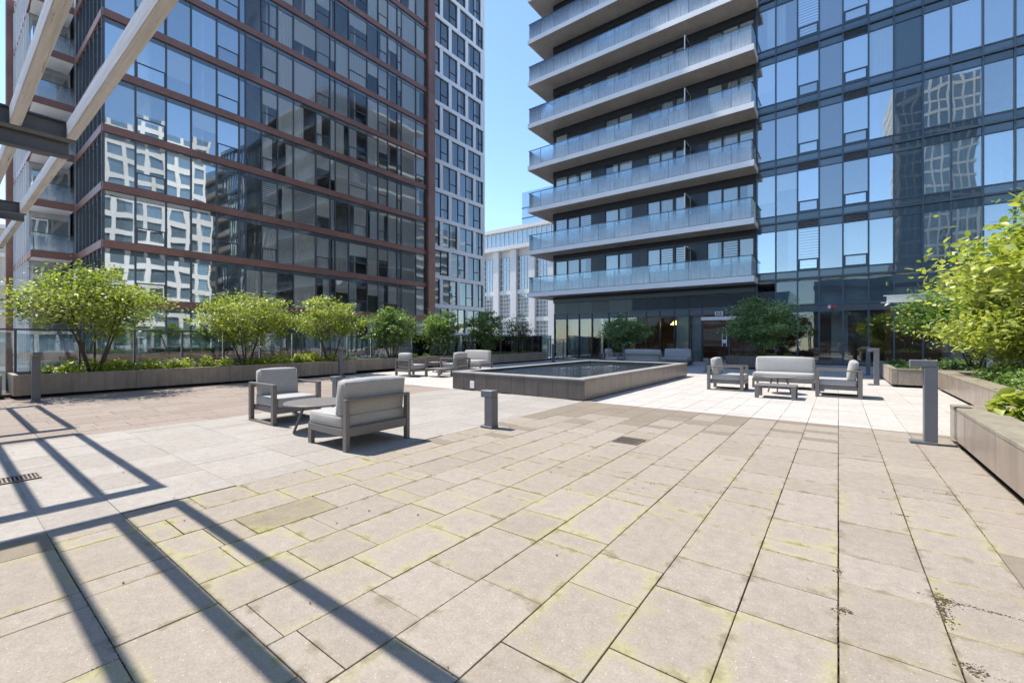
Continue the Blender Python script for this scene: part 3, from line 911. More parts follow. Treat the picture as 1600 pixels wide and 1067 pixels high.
round_table(-12.75, 12.1, 0.36, "round coffee table inside the left seating group")
seat("armless_sofa", -1.18, 13.75, -math.pi / 2, 1.38, "light grey sofa facing the camera between two armchairs", G3, arms=False)
seat("armchair", -2.30, 12.42, 0, 0.78, "left armchair of the right seating group facing right", G3)
seat("armchair", 0.0, 12.42, math.pi, 0.78, "right armchair of the right seating group facing left", G3)
low_table(-1.11, 11.3, 0.78, 0.60, "low slatted table in front of the right sofa")
round_table(-1.15, 12.25, 0.36, "round coffee table before the right sofa")
seat("armchair", -9.1, 20.7, 0, 0.76, "shaded armchair behind the pool beside dark planter", G4)
seat("armless_sofa", -7.4, 20.4, math.pi / 2, 1.75, "long shaded sofa behind the pool seen from its back", G4, arms=False)
seat("armless_sofa", -6.45, 22.2, -math.pi / 2, 1.3, "shaded sofa facing the camera behind the pool", G4, arms=False)

# ------------------------------------------------------------------ glass railing
rail = based(thing("glass_railing", (-16.02, 10, 0), "glass railing with grey top rail behind the left planters", "railing"))
ry = -5.5; RX = -16.02; RT = 1.56
ys = []
while ry < 26.6: ys.append(ry); ry += 1.12
for y in ys:
    box("post", (RX - 0.03, y - 0.022, -0.02), (RX + 0.03, y + 0.022, RT - 0.041), M['mullion'], rail)
for a, b in zip(ys[:-1], ys[1:]):
    box("glass_panel", (RX - 0.006, a + 0.03, 0.08), (RX + 0.006, b - 0.03, RT - 0.06), M['glass_rail'], rail)
box("top_rail", (RX - 0.035, ys[0] - 0.03, RT - 0.04), (RX + 0.035, ys[-1] + 0.03, RT), M['mullion'], rail)
rail2 = based(thing("glass_railing", (-14, 25.3, 0), "short glass railing at the far corner beside the storefront", "railing"))
for x in (-15.9, -14.7, -13.6):
    box("post", (x - 0.022, 25.27, -0.02), (x + 0.022, 25.33, 1.27), M['mullion'], rail2)
for a, b in ((-15.9, -14.7), (-14.7, -13.6)):
    box("glass_panel", (a + 0.03, 25.294, 0.08), (b - 0.03, 25.306, 1.25), M['glass_rail'], rail2)
box("top_rail", (-15.93, 25.265, 1.271), (-13.57, 25.335, 1.31), M['mullion'], rail2)

# ------------------------------------------------------------------ pergola bays overhead at the left
PH = 3.25
def pergola(x0, x1, y_end, label, posts=True):
    t = based(thing("pergola", ((x0 + x1) / 2, -2.0, 0), label, "pergola", "timber pergola bays"))
    y_start = -4.4
    for x in (x0, x1 - 0.10):
        # channel-shaped steel beam: web and two flanges
        m = MB(); bx, by = t.location[0], t.location[1]
        m.box((x + 0.042 - bx, y_start - by, PH + 0.012), (x + 0.058 - bx, y_end - by, PH + 0.158))
        m.box((x - bx, y_start - by, PH), (x + 0.10 - bx, y_end - by, PH + 0.0115))
        m.box((x - bx, y_start - by, PH + 0.1585), (x + 0.10 - bx, y_end - by, PH + 0.17))
        m.build("steel_beam", M['steel_beam'], t)
        for yp in (-0.75, -4.2):
            box("post", (x, yp, 0.001), (x + 0.10, yp + 0.10, PH - 0.001), M['steel_beam'], t)
    y = y_end - 0.074
    while y > y_start:
        box("joist", (x0 + 0.105, y, PH + 0.004), (x1 - 0.105, y + 0.072, PH + 0.155), M['wood'], t, 0.004)
        y -= 0.365
    return t
PE = 0.86
pergola(-6.12, -2.42, PE, "timber pergola bay closest to the camera at upper left")
pergola(-10.26, -6.62, PE + 0.03, "middle timber pergola bay seen past the nearest one")
pergola(-14.4, -10.76, PE + 0.06, "farthest timber pergola bay at the left edge")

# ------------------------------------------------------------------ plants
def leaf_template(kind):
    if kind == 'big':      # pointed oval leaf folded along the midrib
        P = [(-.5, 0, 0), (-.25, .23, .05), (.05, .29, .07), (.32, .16, .04), (.55, 0, -.04), (.32, -.16, .04), (.05, -.29, .07), (-.25, -.23, .05), (0.02, 0, 0)]
        F = [(0, 8, 2, 1), (8, 4, 3, 2), (0, 7, 6, 8), (8, 6, 5, 4)]
    else:
        P = [(-.5, 0, 0), (0, .30, .06), (.55, 0, -.03), (0, -.30, .06)]
        F = [(0, 2, 1), (0, 3, 2)]
    return np.array(P, float), F
def leaves_mesh(name, cen, size, mat, kind='small', flat=0.6, tint=None, droop=0.0):
    """cen: (n,3) leaf positions"""
    n = len(cen)
    P, F = leaf_template(kind)
    nrm = rng.normal(size=(n, 3)); nrm[:, 2] = np.abs(nrm[:, 2]) * (1 + flat * 2.2) + 0.15
    nrm /= np.linalg.norm(nrm, axis=1, keepdims=True)
    ax = rng.normal(size=(n, 3)); ax -= (ax * nrm).sum(1, keepdims=True) * nrm
    ax[:, 2] -= droop
    ax /= np.linalg.norm(ax, axis=1, keepdims=True)
    by = np.cross(nrm, ax); by /= np.linalg.norm(by, axis=1, keepdims=True)
    nz = np.cross(ax, by)
    s = size * rng.uniform(0.45, 1.4, size=(n, 1, 1))
    V = cen[:, None, :] + s * (P[None, :, 0:1] * ax[:, None, :] + P[None, :, 1:2] * by[:, None, :] + P[None, :, 2:3] * nz[:, None, :])
    k = len(P)
    V = V.reshape(-1, 3)
    me = bpy.data.meshes.new(name)
    faces = np.array([q for q in F])
    nv = faces.shape[1]
    idx = (faces[None, :, :] + (np.arange(n) * k)[:, None, None]).reshape(-1)
    nf = len(F) * n
    me.vertices.add(len(V)); me.vertices.foreach_set("co", V.ravel())
    me.loops.add(len(idx)); me.loops.foreach_set("vertex_index", idx.astype(np.int32))
    me.polygons.add(nf); me.polygons.foreach_set("loop_start", np.arange(nf, dtype=np.int32) * nv)
    me.update(calc_edges=True)
    me.validate()
    t = (rng.random(n) if tint is None else tint)
    at = me.attributes.new("tint", 'FLOAT', 'POINT')
    at.data.foreach_set("value", np.repeat(t, k).astype(np.float32))
    me.materials.append(mat)
    return me
def tree(x, y, z0, width, top, low, mat, leaf, nl, label, group, stems=5, kind='small', squash=1.0, seed=0, gap=0.33, off=(0, 0), depth=None):
    """several stems fanning out into flat layers of twigs and leaves; low/top = crown limits in world z"""
    rr = np.random.default_rng(seed + 100)
    t = thing("ornamental_tree", (x, y, z0), label, "tree", group)
    depth = depth or width
    H = top - low; cz = (top + low) / 2 - z0
    nb = 78
    pads = []
    tries = 0
    while len(pads) < nb and tries < 4000:
        tries += 1
        p = rr.normal(size=3); p /= np.linalg.norm(p); p *= rr.random() ** 0.33
        if p[2] < -0.55 and rr.random() < 0.6: continue
        lump = 0.80 + 0.34 * math.sin(3.1 * p[0] + seed) * math.cos(2.7 * p[1] + 2 * seed) + 0.12 * math.sin(7 * p[2] + seed)
        q = np.array([p[0] * width / 2 * lump + off[0], p[1] * depth / 2 * lump + off[1], cz + p[2] * H / 2 * (0.9 + 0.12 * math.sin(5 * p[0] + seed))])
        if pads and min(np.linalg.norm((q - o) * np.array([1, 1, 1.7])) for o in pads) < gap * width / 3.2: continue
        pads.append(q)
    trunk = MB()
    bases = []
    for s in range(stems):
        a = 2 * math.pi * s / stems + rr.random()
        b0 = np.array([0.05 * math.cos(a), 0.05 * math.sin(a), -0.10])
        tip = np.array([math.cos(a) * width * .20 + off[0] * .6, math.sin(a) * depth * .20 + off[1] * .6, cz - H * .05 + rr.normal() * H * .05])
        mid = b0 * .4 + tip * .5 + np.array([0, 0, 0.02]) + rr.normal(size=3) * .03
        trunk.tube([b0, mid * .5 + b0 * .5, mid, tip], [0.032, 0.026, 0.020, 0.010], 6)
        bases.append((mid, tip))
    C = []; tints = []
    per = max(8, nl // max(1, len(pads)))
    for q in pads:
        mid, tip = min(bases, key=lambda b: np.linalg.norm(b[1] - q))
        st = mid * .4 + tip * .6
        kk = st * .5 + q * .5 + np.array([0, 0, -0.05 * H]) + rr.normal(size=3) * .03
        trunk.tube([st, kk, q], [0.011, 0.007, 0.003], 4, False)
        n = int(per * rr.uniform(.55, 1.4))
        sx = 0.060 * width * rr.uniform(.55, 1.5)
        L_ = rr.normal(size=(n, 3)) * np.array([sx, sx, sx * 0.50 * squash]) + q
        for _ in range(5):
            e = q + rr.normal(size=3) * np.array([sx, sx, sx * .4]) * 1.3
            trunk.tube([q, e], [0.004, 0.002], 3, False)
        C.append(L_)
        tb = rr.uniform(0.25, 0.75)
        tints.append(np.clip(tb + rr.normal(size=n) * .2, 0, 1))
    C = np.concatenate(C); tints = np.concatenate(tints)
    keep = C[:, 2] > 0.02
    C, tints = C[keep], tints[keep]
    trunk.build("trunk", M['bark'], t, smooth=True)
    link("crown", leaves_mesh("crown", C, leaf, mat, kind, 0.7, tints), t)
    return t
LT = "trees in the planters along the glass railing"
tree(-14.95, 2.45, 0.43, 3.25, 3.08, 1.32, M['leaf_yellow'], 0.080, 12500, "widest yellow-green tree in the left planter behind a bollard", LT, seed=1, squash=1.0)
tree(-14.95, 5.95, 0.43, 3.15, 2.74, 1.12, M['leaf_yellow'], 0.080, 10500, "second yellow-green tree, left of the near armchair", LT, seed=2)
tree(-14.95, 8.80, 0.43, 2.7, 2.85, 1.05, M['leaf_yellow'], 0.080, 8500, "yellow-green tree above the tall bollard behind the armchair", LT, seed=3)
tree(-15.40, 11.9, 0.43, 2.2, 2.80, 0.7, M['leaf_mid'], 0.11, 6000, "fresh green tree behind the left seating group's first armchair", LT, seed=4)
tree(-15.40, 14.8, 0.43, 2.3, 2.75, 0.6, M['leaf_mid'], 0.11, 6000, "green tree rising behind the left seating group's table", LT, seed=5)
tree(-14.95, 17.5, 0.43, 2.2, 2.85, 0.7, M['leaf_mid'], 0.11, 5500, "green tree in the far planter left of the white building", LT, seed=6)
tree(-14.95, 20.6, 0.43, 2.2, 2.70, 0.8, M['leaf_dark'], 0.09, 2300, "sparse dark tree at the far end of the railing planter", LT, seed=7)
tree(-9.75, 23.6, 0.41, 2.7, 2.75, 0.60, M['leaf_grey'], 0.11, 8000, "round shaded tree in the dark box behind the pool", "trees before the storefront", seed=8, gap=0.30)
tree(-2.65, 21.9, 0.49, 3.3, 3.05, 0.70, M['leaf_grey'], 0.11, 12000, "dense dark green tree beside the glass entrance", "trees before the storefront", seed=9, gap=0.29)
RTG = "trees in the right-hand granite planters"
tree(3.55, 9.5, 0.40, 4.2, 3.50, 1.3, M['leaf_yellow'], 0.112, 20000, "nearest yellow-green tree with large leaves at the right edge", RTG, seed=10, kind='big')
tree(3.60, 13.2, 0.40, 4.6, 3.05, 0.75, M['leaf_yellow'], 0.098, 34000, "broad yellow-green tree in the middle of the right planters", RTG, seed=11, kind='big')
tree(3.1, 17.6, 0.41, 3.6, 3.1, 0.9, M['leaf_mid'], 0.12, 11000, "darker green tree at the end of the right planters", RTG, seed=12)
tree(5.2, 7.4, 0.40, 3.2, 3.6, 1.2, M['leaf_yellow'], 0.115, 4500, "yellow-green tree whose boughs only edge into view on the right", RTG, seed=13, kind='big')

def cover(x0, x1, y0, y1, z, h, n, leaf, mat, label, kind='small', mound=0.9):
    cx, cy = (x0 + x1) / 2, (y0 + y1) / 2
    area = (x1 - x0) * (y1 - y0)
    nm = int(area * 5.5)
    c = np.stack([rng.uniform(x0 + .1, x1 - .1, nm), rng.uniform(y0 + .1, y1 - .1, nm), rng.uniform(.45, 1.0, nm)], 1)
    pk = c[rng.integers(0, nm, n)]
    d = rng.normal(size=(n, 3)); d /= np.linalg.norm(d, axis=1, keepdims=True); d[:, 2] = np.abs(d[:, 2])
    r = rng.uniform(.55, 1.0, n)
    P = np.stack([pk[:, 0] + d[:, 0] * r * .24, pk[:, 1] + d[:, 1] * r * .24, z + d[:, 2] * r * h * pk[:, 2]], 1)
    P[:, 0] = np.clip(P[:, 0], x0 - 0.02, x1 + .02); P[:, 1] = np.clip(P[:, 1], y0 - .02, y1 + .02)
    P[:, 2] = np.maximum(P[:, 2], z + 0.03)
    tint = np.clip(pk[:, 2] * .7 + rng.normal(size=n) * .18, 0, 1)
    o = link("ground_cover", leaves_mesh("ground_cover", P, leaf, mat, kind, 0.5, tint))
    return tag(o, label, "ground cover", kind="stuff")
cover(-15.7, -14.87, -5.0, 0.8, 0.42, 0.42, 3500, 0.085, M['leaf_yellow'], "low yellow-green ground cover at the far left edge")
cover(-15.65, -14.33, 1.2, 9.2, 0.42, 0.44, 12000, 0.080, M['leaf_yellow'], "yellow-green ground cover filling the long left planter")
cover(-15.7, -15.08, 9.6, 15.8, 0.42, 0.28, 3500, 0.08, M['leaf_dark'], "dark ground cover behind the left seating group")
cover(-15.6, -14.3, 16.1, 22.2, 0.42, 0.26, 4500, 0.08, M['leaf_mid'], "green ground cover in the farthest railing planter")
cover(1.44, 3.6, 4.4, 7.55, 0.385, 0.42, 6500, 0.14, M['leaf_yellow'], "broad-leaved hostas spilling over the near granite planter", 'big')
cover(2.35, 4.6, 8.2, 15.3, 0.40, 0.46, 17000, 0.07, M['leaf_mid'], "dark low yew shrubs under the right-hand trees")
cover(1.32, 4.6, 15.9, 20.8, 0.41, 0.30, 4500, 0.08, M['leaf_dark'], "dark shrubs in the planter beside the storefront")
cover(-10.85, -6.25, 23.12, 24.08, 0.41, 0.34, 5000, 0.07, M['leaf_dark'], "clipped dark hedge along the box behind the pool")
cover(-3.85, -1.35, 21.35, 22.45, 0.49, 0.25, 2800, 0.08, M['leaf_mid'], "green undergrowth beneath the dense tree by the entrance")

# ------------------------------------------------------------------ facade tools
rf = random.Random(21)
class Face:
    """a facade plane; a runs along it, d goes inward"""
    def __init__(s, axis, pos, inward): s.axis, s.pos, s.inward = axis, pos, inward
    def rng(s, a0, a1, d0, d1, z0, z1):
        p, q = s.pos + s.inward * d0, s.pos + s.inward * d1
        p, q = min(p, q), max(p, q)
        return ((p, a0, z0), (q, a1, z1)) if s.axis == 'x' else ((a0, p, z0), (a1, q, z1))
def fbox(face, name, a0, a1, d0, d1, z0, z1, mat, parent, c=0.0):
    mn, mx = face.rng(a0, a1, d0, d1, z0, z1)
    return box(name, mn, mx, mat, parent, c)
def pane(face, name, a0, a1, d, z0, z1, mat, parent):
    """one sheet of glass facing outward"""
    w, h = (a1 - a0) / 2, (z1 - z0) / 2
    key = ("pane", face.axis, face.inward, round(w, 3), round(h, 3), mat.name)
    me = _cache.get(key)
    if me is None:
        v = [(-w, -h), (w, -h), (w, h), (-w, h)]
        v = [(0, a, z) if face.axis == 'x' else (a, 0, z) for a, z in v]
        f = (0, 1, 2, 3) if (face.axis == 'x') == (face.inward < 0) else (3, 2, 1, 0)
        if face.axis == 'y': f = (0, 1, 2, 3) if face.inward > 0 else (3, 2, 1, 0)
        me = _cache[key] = mesh_from(name, v, [f], mat)
    b = parent["_base"]
    p = face.pos + face.inward * d
    c = (p, (a0 + a1) / 2) if face.axis == 'x' else ((a0 + a1) / 2, p)
    o = link(name, me, parent, (c[0] - b[0], c[1] - b[1], (z0 + z1) / 2 - b[2]))
    o.rotation_euler = (rf.gauss(0, 0.004) if face.axis == 'y' else 0, rf.gauss(0, 0.004) if face.axis == 'x' else 0, rf.gauss(0, 0.005))
    return o
def curtain(face, a0, a1, d, z0, z1, mat, parent, folds=9, amp=0.025, name="curtain"):
    w, h = a1 - a0, z1 - z0
    key = ("curt", face.axis, round(w, 2), round(h, 2), mat.name, folds, amp)
    me = _cache.get(key)
    if me is None:
        v = []; n = folds * 4
        for i in range(n + 1):
            a = -w / 2 + w * i / n; q = amp * math.sin(2 * math.pi * folds * i / n)
            for z in (-h / 2, h / 2): v.append((q, a, z) if face.axis == 'x' else (a, q, z))
        f = [(2 * i, 2 * i + 2, 2 * i + 3, 2 * i + 1) for i in range(n)]
        me = _cache[key] = mesh_from(name, v, f, mat)
    b = parent["_base"]
    p = face.pos + face.inward * d
    c = (p, (a0 + a1) / 2) if face.axis == 'x' else ((a0 + a1) / 2, p)
    return link(name, me, parent, (c[0] - b[0], c[1] - b[1], (z0 + z1) / 2 - b[2]))
def frame_mesh(face, name, a0, a1, d0, d1, z0, z1, w, mat, parent):
    m = MB(); b = parent["_base"]
    for q in ((a0, a1, z0, z0 + w), (a0, a1, z1 - w, z1), (a0, a0 + w, z0 + w, z1 - w), (a1 - w, a1, z0 + w, z1 - w)):
        mn, mx = face.rng(q[0], q[1], d0, d1, q[2], q[3])
        m.box([mn[i] - b[i] for i in range(3)], [mx[i] - b[i] for i in range(3)])
    return m.build(name, mat, parent)
def dress(face, a0, a1, z0, z1, parent, p=0.5, d=0.22):
    """curtain or blind behind one pane"""
    r = rf.random()
    if r > p: return
    k = rf.random()
    if k < 0.35:
        curtain(face, a0, a1, d, z0, z1, M['curtain'], parent, max(3, int((a1 - a0) * 7)))
    elif k < 0.55:
        w = (a1 - a0) * rf.choice((0.45, 0.7))
        if rf.random() < .5: curtain(face, a0, a0 + w, d, z0, z1, M['curtain'], parent, max(2, int(w * 8)))
        else: curtain(face, a1 - w, a1, d, z0, z1, M['curtain'], parent, max(2, int(w * 8)))
    elif k < 0.85:
        zz = z0 + (z1 - z0) * rf.choice((0.0, 0.0, 0.35, 0.6))
        curtain(face, a0, a1, d - 0.06, zz, z1, M['blind'], parent, 1, 0.002, "blind")
    else:
        curtain(face, a0, a1, d - 0.06, z0, z1, M['zebra'], parent, 1, 0.002, "blind")

# ------------------------------------------------------------------ brown-banded tower on the left
tw = based(thing("apartment_tower", (-39, 16, -13.99), "glass apartment tower with brown metal floor bands on the left", "building"))
FA = Face('x', -31.0, -1)
cols = [5.45, 6.75, 8.12, 9.33, 10.67, 11.94, 12.32, 13.31, 14.35, 15.45, 17.11, 18.23, 18.66, 19.81, 21.5, 22.56, 23.54, 24.55, 25.01, 26.66, 27.74]
oper = {1, 4, 7, 10, 13, 15, 17}
narrow = {5, 11, 17}
BZ, BP, BH = 3.10, 3.05, 0.42
Y_LOW = 12.13           # the near corner is a lower wing
def floor_z(k): return BZ + BP * k
for k in range(-2, 11):
    z = floor_z(k)
    a0 = 5.43 if k <= 7 else Y_LOW
    fbox(FA, "floor_band", a0 - (0.05 if k <= 7 else 0), 27.9, -0.07, 0.16, z, z + BH, M['brown_metal'], tw, 0.008)
    fbox(FA, "floor_slab", a0 + 0.1, 27.8, 0.17, 6.9, z + 0.06, z + BH - 0.04, M['ceiling'], tw)
    fbox(FA, "head_panel", a0 + 0.04, 27.76, 0.04, 0.10, z - 0.28, z - 0.002, M['spandrel'], tw)
    if k == 10: continue
    z0, z1 = z + BH, floor_z(k + 1) - 0.28
    for i in range(len(cols) - 1):
        if k >= 7 and cols[i] < Y_LOW - 0.3: continue
        y0, y1 = cols[i] + 0.035, cols[i + 1] - 0.035
        if y1 - y0 < 0.35:
            pane(FA, "window_pane", y0, y1, 0.06, z0, z1, M['spandrel_l'], tw); continue
        gm = M['glass'] if cols[i] < 12.2 else M['glass_weak_refl']  # one glass in two copies: near panes given the brighter sky reflection
        if i in oper:
            zt = z0 + 0.36 * (z1 - z0)
            pane(FA, "window_pane", y0, y1, 0.06, zt + 0.06, z1, gm, tw)
            lo = pane(FA, "awning_window", y0 + 0.06, y1 - 0.06, 0.045, z0 + 0.06, zt - 0.01, gm, tw)
            frame_mesh(FA, "window_frame", y0, y1, 0.015, 0.09, z0, zt + 0.055, 0.055, M['mullion'], tw)
        else:
            pane(FA, "window_pane", y0, y1, 0.06, z0, z1, gm, tw)
        if -1 <= k: dress(FA, y0, y1, z0, z1, tw, 0.25 if y0 < 13 else 0.9, 0.13)
for i, y in enumerate(cols):
    top = floor_z(7) if y < Y_LOW - 0.15 else floor_z(10)
    fbox(FA, "mullion", y - 0.034, y + 0.034, -0.02, 0.15, floor_z(-2), top, M['mullion'], tw)
for y in (7.4, 10.0, 13.8, 16.3, 20.6, 24.0):
    fbox(FA, "partition", y, y + 0.12, 0.5, 6.0, floor_z(-2), floor_z(7 if y < Y_LOW else 10), M['interior'], tw)
fbox(FA, "core_wall", 5.6, 27.7, 6.0, 15.5, -13.98, floor_z(7) + BH, M['interior_dark'], tw)
fbox(FA, "core_wall", Y_LOW + 0.2, 27.7, 6.0, 15.5, floor_z(7) + BH, 60, M['interior_dark'], tw)
fbox(FA, "base_wall", 5.5, 27.8, 0.1, 5.9, -13.98, floor_z(-2) - 0.3, M['spandrel'], tw)
fbox(FA, "upper_storeys", Y_LOW + 0.05, 27.75, 0.05, 5.99, floor_z(10) + BH + 0.002, 60, M['spandrel_l'], tw)
fbox(FA, "wing_end_wall", Y_LOW, Y_LOW + 0.10, 0.17, 5.98, floor_z(7) + BH + 0.01, floor_z(10), M['brown_metal'], tw)
fbox(FA, "end_fin", 27.92, 28.75, -0.30, 2.0, -13.98, 60, M['brown_metal'], tw)
for k in range(-2, 11):
    fbox(FA, "fin_joint", 27.915, 28.755, -0.303, -0.05, floor_z(k) + .2, floor_z(k) + .215, M['black'], tw)
# short side of the wing, facing the camera's left
FS = Face('y', 5.42, 1)
for k in range(-2, 8):
    z = floor_z(k)
    fbox(FS, "floor_band", -37.9, -31.10, -0.07, 0.10, z, z + BH, M['brown_metal'], tw, 0.008)
    if k == 7: continue
    z0, z1 = z + BH, floor_z(k + 1) - 0.28
    fbox(FS, "head_panel", -37.9, -31.05, 0.04, 0.09, z1, z1 + 0.278, M['spandrel'], tw)
    e = [-37.9 + i * 0.976 for i in range(8)]
    for a, b in zip(e[:-1], e[1:]):
        pane(FS, "window_pane", a + 0.03, b - 0.03, 0.05, z0, z1, M['glass_w'], tw)
for i in range(8):
    x = -37.9 + i * 0.976
    fbox(FS, "mullion", x - 0.03, x + 0.03, -0.05, 0.06, floor_z(-2), floor_z(7), M['mullion'], tw)
# balconies in the notch and the further wing
FN = Face('x', -38.0, -1); FW = Face('y', 3.55, 1)
for k in range(-2, 8):
    z = floor_z(k)
    fbox(FN, "balcony_slab", 3.60, 5.30, 0.0, 1.9, z + 0.02, z + BH - 0.02, M['slab_edge'], tw)
    fbox(FN, "floor_band", 3.50, 5.33, -0.04, -0.002, z, z + BH, M['brown_metal'], tw)
    fbox(FW, "floor_band", -47.0, -38.0, -0.07, 0.0, z, z + BH, M['brown_metal'], tw, 0.008)
    fbox(FW, "floor_slab", -46.9, -40.1, 0.17, 1.7, z + 0.05, z + BH - 0.05, M['ceiling'], tw)
    if k == 7: continue
    z0, z1 = z + BH, floor_z(k + 1)
    fbox(FN, "glass_panel", 3.62, 5.30, 0.02, 0.032, z0 + 0.03, z0 + 1.05, M['balcony_glass'], tw)
    fbox(FN, "rail", 3.60, 5.31, 0.0, 0.05, z0 + 1.052, z0 + 1.09, M['mullion'], tw)
    fbox(FW, "glass_panel", -39.6, -38.05, 0.03, 0.042, z0 + 0.03, z0 + 1.05, M['balcony_glass'], tw)
    pane(FN, "window_pane", 3.7, 4.55, 1.932, z0, z1 - 0.3, M['glass_w'], tw)
    pane(FN, "window_pane", 4.62, 5.3, 1.932, z0, z1 - 0.3, M['glass_w'], tw)
    e = [-46.9 + i * 0.98 for i in range(8)]
    for a, b in zip(e[:-1], e[1:]):
        pane(FW, "window_pane", a + 0.04, b - 0.04, 0.05, z0, z1 - 0.01, M['glass_w'], tw)
for i in range(8):
    x = -46.9 + i * 0.98
    fbox(FW, "mullion", x - 0.04, x + 0.04, -0.08, 0.06, floor_z(-2), floor_z(7), M['white_grid'], tw)
fbox(FW, "end_fin", -47.7, -47.05, -0.4, 1.5, -13.98, floor_z(7) + 1, M['brown_metal'], tw)
fbox(FN, "recess_wall", 3.65, 5.40, 1.96, 9.0, -13.98, floor_z(7) + BH, M['interior_dark'], tw)

# ------------------------------------------------------------------ pale gridded tower beside it
wt_ = based(thing("gridded_tower", (-39, 34.6, -13.99), "pale grey gridded tower with staggered windows beside the brown one", "building"))
FG = Face('x', -33.0, -1)
GZ, GP = 1.55, 2.98
Y0, Y1 = 29.0, 38.65
for k in range(-3, 15):
    z = GZ + GP * k
    fbox(FG, "floor_band", Y0, Y1, -0.06, 0.25, z, z + 0.42, M['white_grid'], wt_, 0.01)
    fbox(FG, "floor_slab", Y0 + .05, Y1 - .1, 0.26, 5.4, z + 0.05, z + 0.37, M['ceiling'], wt_)
    if k == 14: continue
    z0, z1 = z + 0.42, z + GP
    off = 0.0 if k % 2 else 1.28
    y = Y0 - off
    while y < Y1:
        p0, p1 = max(y, Y0), min(y + 0.42, Y1)
        if p1 - p0 > 0.05: fbox(FG, "pier", p0, p1, -0.03, 0.25, z0 - 0.001, z1 + 0.001, M['white_grid'], wt_, 0.006)
        w0, w1 = max(y + 0.42, Y0), min(y + 2.56, Y1 - 0.3)
        if w1 - w0 > 0.4:
            mid = (w0 + w1) / 2
            for a, b in ((w0, mid - 0.04), (mid + 0.04, w1)):
                pane(FG, "window_pane", a + 0.05, b, 0.12, z0 + 0.05, z1 - 0.05, M['glass_w'], wt_)
                if rf.random() < .35: curtain(FG, a + .05, b - (b - a) * .45, 0.3, z0, z1, M['curtain'], wt_, 3)
            m = MB(); bb = wt_["_base"]
            for q in ((w0, w1, z0, z0 + .05), (w0, w1, z1 - .05, z1), (w0, w0 + .05, z0 + .05, z1 - .05), (mid - .04, mid + .04, z0 + .05, z1 - .05), (w1 - .12, w1, z0 + .05, z1 - .05), (mid + .04, w1 - .12, z0 + .9, z0 + .98)):
                mn, mx = FG.rng(q[0], q[1], 0.07, 0.17, q[2], q[3]); m.box([mn[i] - bb[i] for i in range(3)], [mx[i] - bb[i] for i in range(3)])
            m.build("window_frame", M['brass_dark'], wt_)
        y += 2.56
fbox(FG, "corner_pier", Y1 - 0.28, Y1, -0.055, 0.26, -13.98, GZ + GP * 14 - 0.01, M['white_grid'], wt_)
fbox(FG, "core_wall", Y0 + .2, Y1 - 0.1, 5.41, 12.0, -13.98, GZ + GP * 14 + 0.4, M['interior_dark'], wt_)
fbox(FG, "base_wall", Y0, Y1, 0.0, 5.4, -13.98, GZ - GP * 3 - .01, M['white_grid'], wt_)
fbox(FG, "end_wall", Y1 - 0.099, Y1 - .001, 0.27, 12.0, -13.98, GZ + GP * 14 + 0.3, M['white_grid'], wt_)

